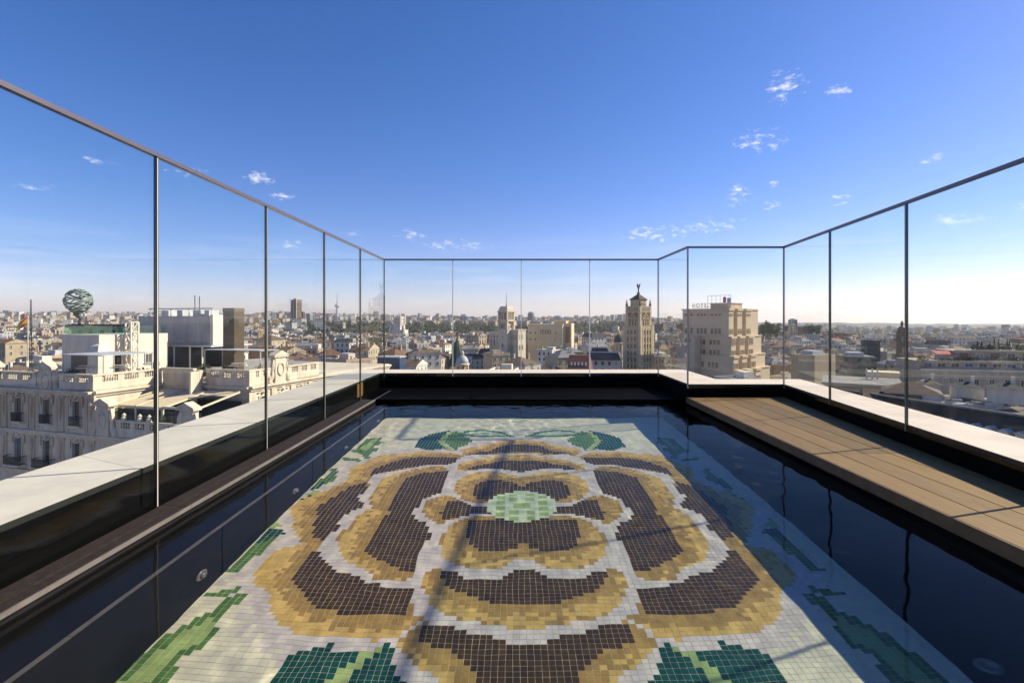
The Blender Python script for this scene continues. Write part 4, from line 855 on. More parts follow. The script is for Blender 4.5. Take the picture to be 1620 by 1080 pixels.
# pergolas, awnings, tables, plants on the terraces
def pergola(label, a0, a1, b0, b1, h0, h1, ma, cat='pergola', cover=True):
    cx, cy_ = (a0 + a1) / 2, (b0 + b1) / 2; root = thing('pergola', label, cat, pal_world(cx, cy_, h0), PR); dz = h1 - h0; x, y = (a1 - a0) / 2, (b1 - b0) / 2
    for sx in (-1, 1):
        for sy in (-1, 1):
            m_ = MB(); m_.box(sx * x - .06, sx * x + .06, sy * y - .06, sy * y + .06, 0, dz - .1); m_.build('post', ma, root)
    m_ = MB(); m_.box(-x - .2, x + .2, -y - .2, y + .2, dz - .05, dz + .03)
    m_.build('roof', M['metalbox'] if cover else ma, root); return root
M['steelw'] = mat('pale_steel', (.5, .48, .45), .45, .4, metal=.3)
pergola('slim flat pergola over the corner roof terrace by the white penthouse', -7.4, -.6, 1.6, 7.6, -8.1, -4.3, M['steelw'])
pergola('slim beige pergola on the roof terrace in front of the bronze chimney', 2.0, 11.5, 13.2, 16.2, -8.1, -4.2, M['steelw'])
def awning(label, a0, a1, b0, b1, hf, hb, bars=True):
    root = thing('awning', label, 'awning', pal_world((a0 + a1) / 2, b0, -12.9), PR); x = (a1 - a0) / 2; d = b1 - b0; zf, zb = hf + 12.9, hb + 12.9
    m_ = MB(); n = 10
    for i in range(n):
        t0, t1 = i / n, (i + 1) / n; s0, s1 = -.12 * math.sin(math.pi * t0), -.12 * math.sin(math.pi * t1)
        m_.hexa([(-x, d * t0, zf + (zb - zf) * t0 + s0 - .02), (x, d * t0, zf + (zb - zf) * t0 + s0 - .02), (x, d * t1, zf + (zb - zf) * t1 + s1 - .02), (-x, d * t1, zf + (zb - zf) * t1 + s1 - .02)],
                [(-x, d * t0, zf + (zb - zf) * t0 + s0), (x, d * t0, zf + (zb - zf) * t0 + s0), (x, d * t1, zf + (zb - zf) * t1 + s1), (-x, d * t1, zf + (zb - zf) * t1 + s1)])
    m_.build('canopy', M['awn'], root)
    m_ = MB(); m_.box(-x, x, -.08, .02, zf - .26, zf + .02); m_.build('front_bar', M['cframe'], root)
    for s in (-1, 1):
        m_ = MB(); m_.bar((s * (x + .03), -.04, zf + .02), (s * (x + .03), d, zb + .05), .12); m_.build('rafter', M['cframe'], root)
        m_ = MB(); m_.box(s * x - .06, s * x + .06, -.06, .06, 0, zf - .2); m_.build('post', M['cframe'], root)
awning('beige terrace awning nearest the pedimented gable, left of the glass joint', 1.6, 5.0, 1.2, 7.4, -9.95, -8.95)
awning('second beige terrace awning, seen on both sides of the glass joint', 5.1, 9.0, 1.2, 7.4, -9.95, -8.95)
root = thing('open_pergola', 'open cream awning frame over the right half of the lower palace terrace', 'pergola', pal_world(11.6, 1.2, -12.9), PR)
for x in (-2.4, 2.2):
    m_ = MB(); m_.bar((x, 0, 2.9), (x, 6.2, 4.05), .16, .2); m_.build('rafter', M['cframe'], root)
    m_ = MB(); m_.box(x - .07, x + .07, -.07, .07, 0, 2.85); m_.build('post', M['cframe'], root)
m_ = MB(); m_.bar((-2.4, 0, 2.95), (2.2, 0, 2.95), .2, .26); m_.build('front_bar', M['cframe'], root)
m_ = MB(); m_.bar((-2.4, 3.1, 3.55), (2.2, 6.2, 4.1), .12, .16); m_.build('brace', M['cframe'], root)
m_ = MB(); m_.hexa([(-2.3, 4.6, 3.74), (2.1, 4.6, 3.74), (2.1, 6.2, 4.04), (-2.3, 6.2, 4.04)], [(-2.3, 4.6, 3.77), (2.1, 4.6, 3.77), (2.1, 6.2, 4.07), (-2.3, 6.2, 4.07)]); m_.build('rolled_canopy', M['awn'], root)
sc_ = thing('glass_windscreen', 'dark glass windscreen under the beige terrace awnings', 'windscreen', pal_world(8, 1.5, -12.9), PR)
M['smoke'] = mat('smoked_glass', (.03, .036, .036), .35, .25)
m_ = MB()
for x in (-6.2, -4.1, -2.0, .1, 2.2, 4.3): m_.box(x + .03, x + 2.04, -.02, .02, .05, 2.5)
m_.build('pane', M['smoke'], sc_)
m_ = MB(); m_.box(-6.2, 6.4, 5.6, 5.7, .05, 3.0); m_.build('back_glazing', M['smoke'], sc_)
def patio_heater(label, a, b, h0, s=1.0):
    root = thing('terrace_heater', label, 'terrace heater', pal_world(a, b, h0), PR + .5, 'heaters on the palace terraces')
    m_ = MB(); m_.tube([(0, 0, 0), (0, 0, 2.1 * s)], .09, 8); m_.build('stand', M['plaster'], root)
    m_ = MB(); m_.box(-1.0 * s, 1.0 * s, -.45, .45, 2.1 * s, 2.2 * s); m_.box(-.8 * s, .9 * s, -.3, .3, 2.38 * s, 2.46 * s); m_.box(-.05, .05, -.05, .05, 2.2 * s, 2.38 * s); m_.build('hood', M['plaster'], root)
patio_heater('white flat-topped heater under the pergola in front of the bronze door', -4.6, 2.4, -8.1)
patio_heater('white flat-topped heater before the dark glass door on the corner terrace', -1.2, 4.0, -8.1)
patio_heater('white flat-topped heater beyond the corner pergola near the lit white wall', -1.6, 8.6, -8.1)
patio_heater('white heater beside the bronze chimney above the balustrade', 10.8, 10.2, -8.1)
for i, (a, b, r, h, lab) in enumerate(((-6.9, 2.2, .9, 1.9, 'dark bushy plant in the shade at the left end of the corner pergola'), (-.9, 6.6, .9, 1.8, 'rounded green bush by the dark glass door'), (-1.0, 9.2, .8, 1.3, 'low grey green plant at the end of the corner terrace'),
        (9.2, 10.4, .9, 2.2, 'yellow green shrub above the balustrade near the chimney'), (12.9, 11.6, .8, 2.0, 'shrub in a pot behind the corner urn of the balustrade'), (13.0, 17.5, .7, 1.8, 'shrub at the far street side of the terrace'), (5.0, 10.2, 1.2, 2.0, 'dark bushes in the shade behind the curved wall'), (9.6, 1.0, .8, 1.9, 'olive green bush beside the second pedimented gable'), (-13.5, 2.2, 1.3, 1.6, 'dark hedge plant in the roof planter left of the gable'), (-10.6, 2.0, 1.1, 1.4, 'second dark plant in the roof planter next to the gable'))):
    shrub(lab, *pal_world(a, b, -8.1 if a < 9.5 or b > 3 else -12.9)[:2], (pal_world(a, b, -8.1 if not (a == 9.6) else -12.9)[2]), r, h, 40 + i, mi=(1, 2, 2) if i in (3, 4, 5, 7) else (0, 0, 1))
pt = thing('roof_planter', 'long pale planter box on the palace roof left of the gable', 'planter', pal_world(-12, 2, -8.1), PR)
m_ = MB(); m_.box(-3.6, 2.4, -.6, .6, 0, .75); m_.build('box', M['metalbox'], pt)
# small white corner kiosk with a pyramid cap behind the left gable
kk = thing('roof_turret', 'small white square turret with a pyramid cap left of the palace gable', 'turret', pal_world(-12.6, 9.5, -8.1), PR)
m_ = MB(); m_.box(-1.0, 1.0, -1.0, 1.0, 0, 3.2); m_.box(-1.25, 1.25, -1.25, 1.25, 3.2, 3.45); m_.build('body', M['plaster'], kk)
m_ = MB(); m_.hexa([(-1.1, -1.1, 3.45), (1.1, -1.1, 3.45), (1.1, 1.1, 3.45), (-1.1, 1.1, 3.45)], [(-.75, -.75, 4.4), (.75, -.75, 4.4), (.75, .75, 4.4), (-.75, .75, 4.4)]); m_.hexa([(-.75, -.75, 4.4), (.75, -.75, 4.4), (.75, .75, 4.4), (-.75, .75, 4.4)], [(-.05, -.05, 4.75), (.05, -.05, 4.75), (.05, .05, 4.75), (-.05, .05, 4.75)]); m_.build('cap', M['plaster'], kk)

# building behind that carries the bronze globe
gb = thing('dark_roofed_block', 'low dark roofed block behind the white penthouse carrying the bronze globe', 'building', (wx(196, 104), 104, ZC - 45), -.29)
m_ = CB(); m_.blk(-8.5, 8, -4, 7, 0, 43.6, 0, 1); m_.cbuild('wall', [FM[0], RM[2]], gb)
m_ = MB(); m_.box(-12.2, 8.5, -1.5, 7.5, 43.6, 44.0); m_.build('roof_slab', RM[1], gb)
gl_ = thing('globe_sculpture', 'green bronze banded globe carried on the back of a bending figure', 'sculpture', (wx(124, 100), 100, ZC - .9), .2)
M['patina'] = mat('bronze_patina', (.13, .17, .145), .6, .4, metal=.2, var=(.24, .29, .245), scale=1.6)
M['patinad'] = mat('dark_bronze', (.05, .055, .045), .6, .4, metal=.2)
m_ = MB(); rg = 2.2; zg = 4.45
rr_ = random.Random(11)
def gp(th, ph, r_=rg): return Vector((r_ * math.sin(th) * math.cos(ph), r_ * math.sin(th) * math.sin(ph), zg + r_ * math.cos(th)))
for k in range(10):                                  # wavy bands round the globe
    th0 = .22 + 2.7 * k / 9; a0 = rr_.uniform(0, 6.28); span = rr_.uniform(4.6, 6.4); ph_ = rr_.uniform(0, 6)
    pts = [gp(th0 + .13 * math.sin(3 * (a0 + span * i / 30) + ph_), a0 + span * i / 30) for i in range(31)]; m_.tube(pts, .16, 7)
for k in range(6):
    a0 = k * .7 + .2; pts = [gp(.15 + 2.7 * i / 20, a0 + .5 * math.sin(i * .35 + k)) for i in range(21)]; m_.tube(pts, .12, 6)
m_.build('globe', M['patina'], gl_, smooth=True)
m_ = MB(); m_.tube([(.45, .0, -.2), (.15, 0, .45), (.5, 0, .95), (.15, .0, 1.45), (-.45, 0, 1.95), (-.55, 0, 2.5)], [.16, .2, .27, .36, .5, .3], 10)
m_.tube([(-.25, .3, -.2), (.1, .2, .4), (.35, .1, 1.0)], [.15, .19, .26], 8)
m_.tube([(-.5, .3, 2.0), (-.95, .4, 2.5), (-.7, .3, 3.1)], [.2, .17, .12], 8); m_.tube([(-.3, -.35, 2.0), (.35, -.5, 2.35), (.9, -.4, 2.9)], [.2, .17, .12], 8)
m_.lathe((-.75, -.02, 2.1), [(.05, 0), (.24, .12), (.28, .3), (.18, .5), (.04, .56)], 10)
m_.build('figure', M['patinad'], gl_, smooth=True)
m_ = MB(); m_.box(-1.6, 1.6, -1.2, 1.2, -.7, -.2); m_.build('plinth', M['patinad'], gl_)
# flag and masts
fl = thing('flag', 'red and yellow striped flag flying from a pole above the roofs', 'flag', (wx(44, 150), 150, ZC - 6))
m_ = MB(); m_.tube([(0, 0, -6), (0, 0, 7.2)], .12, 8); m_.build('pole', M['plaster'], fl)
fcols = [translucent(mat('flag_red', (.6, .03, .03), .8, .2), .5, (.8, .04, .03)), translucent(mat('flag_yellow', (.75, .5, .04), .8, .2), .5, (.95, .65, .05))]
m_ = MB(); NXf, NZf = 10, 8
def fp(i, j):
    t = i / NXf; s = j / NZf; return (-2.5 * t, .3 * math.sin(4 * t + 1.2 * s) * t, 6.9 - 1.5 * t - .5 * t * t - 2.3 * s * (1 - .1 * t))
for i in range(NXf):
    for j in range(NZf): m_.poly([fp(i, j), fp(i, j + 1), fp(i + 1, j + 1), fp(i + 1, j)], 1 if 2 <= j < 6 else 0)
m_.build('cloth', fcols, fl, smooth=True)
ms = thing('radio_mast', 'thin grey lattice radio mast beside the flag', 'mast', (wx(49, 165), 165, ZC - 20))
m_ = MB()
for a in (0, 2.1, 4.2): m_.bar((.5 * math.cos(a), .5 * math.sin(a), 0), (.1 * math.cos(a), .1 * math.sin(a), 26.3), .09)
for k in range(16):
    z = k * 1.6; f = 1 - z / 32
    for a in (0, 2.1, 4.2): m_.bar((.5 * f * math.cos(a), .5 * f * math.sin(a), z), (.5 * (f - .05) * math.cos(a + 2.1), .5 * (f - .05) * math.sin(a + 2.1), z + 1.6), .06)
m_.build('lattice', M['iron'], ms)

# ================================================================== landmarks further off
EXCL = []                                         # (px0, px1, y0, y1) plan sectors kept clear for landmarks
def site(px, y, py=None): return (wx(px, y), y, ZC - 45 if py is None else wzp(py, y))
M['tan'] = mat('tan_brick', (.52, .40, .25), .85, .2, var=(.43, .32, .19), scale=.35)
M['tanl'] = mat('pale_tan_stone', (.58, .47, .32), .85, .2, var=(.5, .39, .26), scale=.4)
M['rooft'] = RM[1]
# --- tan tower with the winged statue
TX, TY = wx(1010, 250), 250.0; TB = 60
tw = thing('brick_tower', 'tan brick tower with corner pinnacles and a winged statue on its tiled roof', 'tower', (TX, TY, ZC - TB), R(-51))
def ploc(c, s, h0, h1, mi=0, s2=None): c.box(-s / 2, s / 2, -(s2 or s) / 2, (s2 or s) / 2, TB + h0, TB + h1, mi)
m_ = MB(); ploc(m_, 10.2, -TB, -3.4); ploc(m_, 8.5, -3.39, 5.4); ploc(m_, 5.4, 5.41, 9.3)
m_.build('wall', M['tan'], tw)
m_ = MB()
for sx in (-1, 1):
    for sy in (-1, 1):
        m_.box(sx * 4.5 - .75, sx * 4.5 + .75, sy * 4.5 - .75, sy * 4.5 + .75, 0, TB - 2.9)
        m_.box(sx * 3.8 - .55, sx * 3.8 + .55, sy * 3.8 - .55, sy * 3.8 + .55, TB - 3.39, TB + 6.4)
m_.build('corner_buttress', M['tanl'], tw)
for sx in (-1, 1):
    for sy in (-1, 1):
        p_ = MB(); p_.lathe((sx * 3.9, sy * 3.9, TB + 6.4), [(.62, 0), (.55, .8), (.3, 1.6), (.34, 1.8), (.04, 3.3)], 8); p_.build('pinnacle', M['rooft'], tw)
M['recess_shade'] = mat('recess_shade_paint', (.17, .115, .065), .9, .1)  # shade of the recesses put into the colour of flat panels on the wall
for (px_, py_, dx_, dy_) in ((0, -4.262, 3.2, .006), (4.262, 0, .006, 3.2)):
    m_ = MB(); m_.box(px_ - dx_, px_ + dx_, py_ - dy_, py_ + dy_, TB + 3.5, TB + 5.9); m_.build('arcade_shade_panel', M['recess_shade'], tw)
    m_ = MB(); m_.box(px_ - dx_ * .85, px_ + dx_ * .85, py_ - dy_, py_ + dy_, TB - .35, TB + 3.15); m_.build('gable_shade_panel', M['recess_shade'], tw)
m_ = MB()
for s in (-1, 1):
    m_.box(-4.3, 4.3, s * 4.25 - .15, s * 4.25 + .15, TB + 5.9, TB + 6.3); m_.box(s * 4.25 - .15, s * 4.25 + .15, -4.1, 4.1, TB + 5.9, TB + 6.31)
    m_.box(-4.3, 4.3, s * 4.3 - .2, s * 4.3 + .2, TB + 3.2, TB + 3.5); m_.box(s * 4.3 - .2, s * 4.3 + .2, -4.08, 4.08, TB + 3.2, TB + 3.51)
    for k in range(8):
        v = -3.3 + k * .94; m_.box(v - .22, v + .22, s * 4.25 - .14, s * 4.25 + .14, TB + 3.5, TB + 5.9); m_.box(s * 4.25 - .14, s * 4.25 + .14, v - .22, v + .22, TB + 3.5, TB + 5.9)
m_.build('arcade_parapet', M['tanl'], tw)
m_ = MB()
for (px_, py_, rz) in ((0, -4.26, 0), (4.26, 0, R(90))):
    xf = Matrix.Translation((px_, py_, 0)) @ Matrix.Rotation(rz, 4, 'Z')
    for a, b in (((-2.6, 0, TB + .2), (0, 0, TB + 3.0)), ((2.6, 0, TB + .2), (0, 0, TB + 3.0)), ((-2.6, 0, TB + .2), (2.6, 0, TB + .2)), ((-1.2, 0, TB + .3), (0, 0, TB + 1.6)), ((1.2, 0, TB + .3), (0, 0, TB + 1.6))):
        m_.bar(xf @ Vector(a), xf @ Vector(b), .34)
m_.build('gable_relief', M['tanl'], tw)
m_ = MB(); z0 = TB + 9.3; m_.box(-3.1, 3.1, -3.1, 3.1, z0, z0 + .35)
for i in range(4):
    a, b = [((-3, -3), (3, -3)), ((3, -3), (3, 3)), ((3, 3), (-3, 3)), ((-3, 3), (-3, -3))][i]
    m_.poly([(*a, z0 + .351), (*b, z0 + .351), (b[0] * .16, b[1] * .16, z0 + 2.7), (a[0] * .16, a[1] * .16, z0 + 2.7)])
m_.box(-.5, .5, -.5, .5, z0 + 2.6, z0 + 3.6)
m_.build('roof', mat('dark_red_tile', (.085, .05, .045), .8, .2), tw)
st = MB(); zs = z0 + 3.6
st.tube([(0, 0, zs), (0, 0, zs + .9), (.05, 0, zs + 1.9), (0, 0, zs + 2.5)], [.34, .30, .36, .2], 8); st.lathe((0, 0, zs + 2.45), [(.1, 0), (.22, .15), (.22, .35), (.05, .5)], 8)
ca, sa = math.cos(R(51)), math.sin(R(51))
for s in (-1, 1):                                 # raised wings, spread across the line of sight
    w0 = Vector((s * .15 * ca, s * .15 * sa, zs + 1.9)); w1 = Vector((s * .5 * ca, s * .5 * sa, zs + 3.2)); w2 = Vector((s * (.95 if s > 0 else .6) * ca, s * (.95 if s > 0 else .6) * sa, zs + 4.6))
    st.tube([w0, w1, w2], [.16, .34, .05], 6); st.tube([w0 + Vector((0, 0, .1)), w1 + Vector((-s * .15 * ca, -s * .15 * sa, .4)), w2 + Vector((-s * .2 * ca, -s * .2 * sa, -.4))], [.14, .28, .05], 6)
st.build('statue', M['patinad'], tw, smooth=True)
for k in range(9):
    z = TB - 7.2 - 3.25 * k
    for i in range(3):
        window(tw, -2.1 + 2.1 * i, -5.12, z, 0, 1.3, 2.2, 'pane', M['tanl'], M['dglass']); window(tw, 5.12, -2.1 + 2.1 * i, z, R(90), 1.3, 2.2, 'pane', M['tanl'], M['dglass'])
for i in range(3):
    window(tw, -1.7 + 1.7 * i, -4.27, TB - 3.0, 0, 1.1, 2.3, 'arch', M['tanl']); window(tw, 4.27, -1.7 + 1.7 * i, TB - 3.0, R(90), .9, 2.3, 'arch', M['tanl'])
for i in (-1, 1):
    window(tw, i * .8, -2.72, TB + 6.2, 0, .9, 2.0, 'pane', M['tanl']); window(tw, 2.72, i * .8, TB + 6.2, R(90), .9, 2.0, 'pane', M['tanl'])
m_ = MB()
for k in range(4):
    v = -3.15 + 2.1 * k; m_.box(v - .28, v + .28, -5.3, -5.11, 8, TB - 4.2); m_.box(5.11, 5.3, v - .28, v + .28, 8, TB - 4.2)
m_.build('pier', M['tanl'], tw)
EXCL.append((975, 1045, 200, 275))
# --- stepped cream hotel with a roof sign
HX, HY = 93 - (8 * math.cos(R(50)) - 6 * math.sin(R(50))), 225 + (8 * math.sin(R(50)) + 6 * math.cos(R(50))); HB = 60
ho = thing('stepped_hotel', 'big stepped cream stone hotel with arched windows and a roof sign', 'hotel', (HX, HY, ZC - HB), R(-50))
M['hst'] = mat('cream_stone', (.58, .465, .33), .85, .2, var=(.50, .395, .275), scale=.25)
m_ = MB()
tiers = [(-7.9, 4.3, 20.0, 14.0), (-16.2, -7.9, 21.0, 16.2), (-22.2, -16.2, 22.2, 18.6), (-60, -22.2, 23.6, 21.2)]   # h0, h1, half-length(x), depth reach(right face x)
# local x: along the shaded left face towards the near corner, local -y: left face outward, +x: lit face outward
def tier(h0, h1, xr_, yl):
    m_.box(-22, xr_, yl, 26, HB + h0, HB + h1)
X1 = [8.0, 9.6, 11.4, 13.6]; Y1 = [-6, -7, -8.4, -8.4]
for (h0, h1, _, _), xr_, yl in zip(tiers, X1, Y1):
    m_.box(-14.5 - (xr_ - 8) * .5, xr_ - 2.2, yl, 26, HB + h0, HB + h1)
    for (ya, yb_) in ((yl + .0, yl + 4.2), (yl + 7.6, yl + 12.0), (yl + 15.6, yl + 20.4)):     # projecting bays on the lit face
        m_.box(xr_ - 2.199, xr_, ya + .01, yb_, HB + h0, HB + h1 - .4)
m_.build('wall', M['hst'], ho)
m_ = MB()
for (h0, h1, _, _), xr_, yl in zip(tiers, X1, Y1):
    m_.box(-14.9 - (xr_ - 8) * .5, xr_ - 1.9, yl - .4, 26, HB + h1 - .1, HB + h1 + .5)
    for (ya, yb_) in ((yl + .0, yl + 4.2), (yl + 7.6, yl + 12.0), (yl + 15.6, yl + 20.4)): m_.box(xr_ - 1.899, xr_ + .4, ya - .3, yb_ + .3, HB + h1 - .5, HB + h1 + .52)
m_.build('cornice', M['tanl'], ho)
rows = [(1.6, 1.0, 'pane'), (-6.4, 1.7, 'arch'), (-11.2, 2.2, 'pane'), (-15.6, 2.2, 'pane'), (-21.2, 2.4, 'pane'), (-27, 2.2, 'pane')]
tix = [0, 0, 1, 1, 2, 3]
for (h, hh, kd), ti in zip(rows, tix):
    yl = Y1[ti]; xr_ = X1[ti]
    for x in (-12.6, -9.8, -6.6, -4.8, -3.0, .2, 2.0, 3.8):
        window(ho, x, yl - .02, HB + h, 0, 1.4, hh, kd, M['hst'], M['dglass'])
    for (ya, yb_) in ((yl, yl + 4.2), (yl + 7.6, yl + 12.0), (yl + 15.6, yl + 20.4)):
        for k in range(3): window(ho, xr_ + .02, ya + (yb_ - ya) * (k + .75) / 3.5, HB + h, R(90), 1.05, hh, 'pane' if kd == 'pane' else 'arch', M['hst'], M['dglass'])
m_ = MB(); m_.box(-2.5, 7, -2.5, 8, HB + 4.8, HB + 7.0); m_.box(-2.8, 7.3, -2.8, 8.3, HB + 7.0, HB + 7.3); m_.build('roof_house', M['hst'], ho)
m_ = MB(); m_.box(-13.5, -6.2, -13, -8.41, 0, HB - 10.3); m_.box(-6.19, -3.9, -13.5, -8.41, 0, HB - 7.6); m_.build('blank_wing', mat('blank_cream_render', (.47, .39, .30), .9, .2, var=(.42, .345, .265), scale=.3), ho)
# the roof sign: letters on a lattice
M['sign'] = mat('sign_letters', (.5, .47, .45), .6, .3); M['signr'] = mat('sign_red_panel', (.55, .16, .17), .6, .3)
m_ = MB(); m_.bar((-10.6, -4, HB + 5.4), (-2.6, -4, HB + 5.4), .15); 
for x in range(-10, -2, 2): m_.bar((x, -4, HB + 4.7), (x, -4, HB + 7.6), .1)
m_.bar((-3, -4, HB + 7.2), (8, -4, HB + 7.2), .18); m_.bar((-3, -4, HB + 10.6), (8, -4, HB + 10.6), .14)
for x in (-3, -1, 1, 3, 5, 7, 8): m_.bar((x, -4, HB + 4.7), (x, -4, HB + 10.6), .12)
m_.build('sign_frame', M['metalbox'], ho)
cu = bpy.data.curves.new('sign_text', 'FONT'); cu.body = 'HOTEL'; cu.size = 2.6; cu.extrude = .08; cu.space_character = 1.15
tc_ = bpy.data.objects.new('sign_tmp', cu); C.objects.link(tc_); bpy.context.view_layer.update(); tme = bpy.data.meshes.new_from_object(tc_.evaluated_get(bpy.context.evaluated_depsgraph_get())); bpy.data.objects.remove(tc_)
to = bpy.data.objects.new('sign_lettering', tme); C.objects.link(to); to.location = (-10.8, -4.2, HB + 5.5); to.rotation_euler = (R(90), 0, 0); to.parent = ho; tme.materials.clear(); tme.materials.append(M['sign'])
m_ = MB(); m_.box(4.4, 5.9, -4.25, -4.1, HB + 7.4, HB + 9.8); m_.build('sign_panel', M['signr'], ho)
m_ = MB(); m_.box(6.3, 7.9, -4.25, -4.1, HB + 7.3, HB + 9.4); m_.build('sign_panel', M['metalbox'], ho)
EXCL.append((1075, 1215, 180, 300))
# --- bell tower with aerial
bt = thing('bell_tower', 'pale stone square tower with open belfry arches and a tall aerial', 'tower', (*site(801, 330)[:2], ZC - 60), R(-38)); B = 60
m_ = MB(); m_.box(-3.9, 3.9, -3.9, 3.9, 0, B - 6.4); m_.box(-3.9, 3.9, -3.9, 3.9, B - 1.2, B - .2)
for sx in (-1, 1):
    for sy in (-1, 1): m_.box(sx * 3.3 - .6, sx * 3.3 + .6, sy * 3.3 - .6, sy * 3.3 + .6, B - 6.4, B + 4.6)
    for k in (-1.0, 1.0): m_.box(k - .3, k + .3, sx * 3.5 - .25, sx * 3.5 + .25, B - .2, B + 4.6); m_.box(sx * 3.5 - .25, sx * 3.5 + .25, k - .3, k + .3, B - .2, B + 4.6)
m_.box(-2.9, 2.9, -2.9, 2.9, B - 6.4, B + 4.6)
m_.box(-4.1, 4.1, -4.1, 4.1, B + 4.6, B + 5.4); m_.box(-3.5, 3.5, -3.5, 3.5, B + 5.4, B + 6.6); m_.hexa([(-3.4, -3.4, B + 6.6), (3.4, -3.4, B + 6.6), (3.4, 3.4, B + 6.6), (-3.4, 3.4, B + 6.6)], [(-2.6, -2.6, B + 8.2), (2.6, -2.6, B + 8.2), (2.6, 2.6, B + 8.2), (-2.6, 2.6, B + 8.2)])
M['pst'] = mat('pale_stone', (.62, .53, .41), .85, .2, var=(.48, .41, .32), scale=.3); m_.build('wall', M['pst'], bt)
m_ = MB(); m_.box(-4.2, 4.2, -4.2, 4.2, B - 6.8, B - 6.35); m_.box(-4.2, 4.2, -4.2, 4.2, B - 1.25, B - .75); m_.build('cornice', M['pst'], bt)
for s in (-1.1, 1.1):
    window(bt, s * 1.5, -2.93, B + .2, 0, 1.5, 3.9, 'pane', M['pst']); window(bt, 2.93, s * 1.5, B + .2, R(90), 1.5, 3.9, 'pane', M['pst'])
for (x, y, rz) in ((0, -3.93, 0), (3.93, 0, R(90))):
    window(bt, x, y, B - 5.6, rz, 2.0, 2.0, 'arch', M['pst']); window(bt, x, y, B - 17.6, rz, 1.6, 2.6, 'pane', M['pst']); window(bt, x, y, B - 12, rz, 1.2, 2.0, 'pane', M['pst']); window(bt, x, y, B - 24, rz, 1.6, 2.6, 'pane', M['pst'])
m_ = MB(); m_.tube([(0, 0, B + 8.1), (0, 0, B + 11), (0, 0, B + 17.5)], [.3, .16, .05], 6); m_.build('aerial', M['iron'], bt)
m_ = CB(); m_.blk(-15, -3.91, 1, 9, 0, B - 8, 0, 1); m_.cbuild('left_wing', [M['pst'], RM[4]], bt)
for i in range(4): window(bt, -13.4 + 2.6 * i, .98, B - 17.2, 0, 1.3, 4.2, 'pane', M['pst']); window(bt, -13.4 + 2.6 * i, .98, B - 12.0, 0, 1.3, 1.7, 'pane', M['pst'])
m_ = MB(); m_.box(3.91, 9.5, 0, 8, 0, B - 7.0); m_.box(3.7, 9.8, -.3, 8.3, B - 7.0, B - 6.4); m_.build('right_wing', M['pst'], bt)
for i in range(2): window(bt, 5.4 + 2.5 * i, -.02, B - 12.6, 0, 1.0, 3.0, 'pane', M['pst']); window(bt, 9.52, 1.6 + 2.8 * i, B - 12.6, R(90), 1.0, 3.0, 'pane', M['pst']); window(bt, 9.52, 1.6 + 2.8 * i, B - 19, R(90), 1.0, 3.0, 'pane', M['pst'])
EXCL.append((768, 840, 290, 360))
# --- yellow stone block
yb = thing('theatre_block', 'long yellow stone building with a row of slot windows right of the bell tower', 'building', (*site(868, 362)[:2], ZC - 60), R(-16)); 
M['yst'] = mat('yellow_stone', (.64, .52, .34), .85, .2, var=(.56, .45, .29), scale=.2)
m_ = MB(); m_.box(-13.5, 11, -6, 9, 0, 56.2); m_.box(11.001, 16.4, -2, 9, 0, 57.2); m_.box(-13.8, 11.3, -6.3, 9.3, 56.2, 56.8); m_.box(3.5, 12, 2, 8, 56.8, 59.0); m_.build('wall', M['yst'], yb)
for i in range(7): window(yb, -4.4 + 1.15 * i, -6.02, 49.8, 0, .7, 3.2, 'pane', M['yst'])
for x in (-11.6, -8.0, 6.2): window(yb, x, -6.02, 50.0, 0, 1.2, 1.4, 'pane', M['yst']); window(yb, x, -6.02, 45.6, 0, 1.2, 1.4, 'pane', M['yst'])
m_ = MB(); m_.box(12.2, 15.2, -2.2, -2.0, 44, 55); m_.build('recess_shade_panel', mat('recess_shade_ochre', (.25, .17, .09), .9, .1), yb)  # flat panel on the wall, its dark colour painted as recess shade
EXCL.append((826, 912, 330, 395))
# --- white palace of towers with its long grey hall
wp = thing('white_city_palace', 'white gothic looking palace tower with spiky pinnacles before the treeline', 'palace', (*site(632, 800)[:2], ground(wx(632, 800), 800)), R(-25))
gz = ZC - ground(wx(632, 800), 800)
m_ = MB(); m_.box(-6, 6, -6, 6, 0, gz + 4); m_.box(-9, 9, -8, 10, 0, gz - 16)
for sx in (-1, 1):
    for sy in (-1, 1): m_.lathe((sx * 5.6, sy * 5.6, gz - 8), [(1.7, 0), (1.5, 14), (1.1, 15), (.1, 19)], 8)
m_.build('tower', M['plaster'], wp)
for i in range(2):
    for k in range(3): window(wp, -2 + 4 * i, -6.02, gz - 12 + 5 * k, 0, 1.6, 3.4, 'arch', M['plaster']); window(wp, 6.02, -2 + 4 * i, gz - 12 + 5 * k, R(90), 1.6, 3.4, 'arch', M['plaster'])
m_ = MB()
for sx in (-12, 12): m_.lathe((sx, -6, 0), [(3, 0), (2.8, gz - 14), (2, gz - 12), (.2, gz - 6)], 8)
m_.build('flanking_turret', M['plaster'], wp)
EXCL.append((615, 650, 740, 860))
gh = thing('long_palace_hall', 'long pale grey palace hall with an arcade and slate roof right of the white tower', 'palace', (*site(676, 700)[:2], ground(wx(676, 700), 700)), R(-4))
gz = ZC - ground(wx(676, 700), 700)
m_ = CB(); m_.blk(-32, 32, -7, 7, 0, gz - 25, 0); m_.blk(-34, -28, -9, 8, 0, gz - 19, 0); m_.blk(28, 33, -9, 8, 0, gz - 16, 0); m_.cbuild('wall', [FM[7]], gh)
m_ = CB(); xf = Matrix.Translation((0, 0, gz - 25)); roof_geo(m_, 'gable', 64, 14, 0, 0, 0); m_.cbuild('roof', [RM[3]], gh, xf)
for i in range(14): window(gh, -26 + 4 * i, -7.03, gz - 31, 0, 1.8, 3.0, 'arch', M['plaster'])
EXCL.append((635, 712, 660, 740))
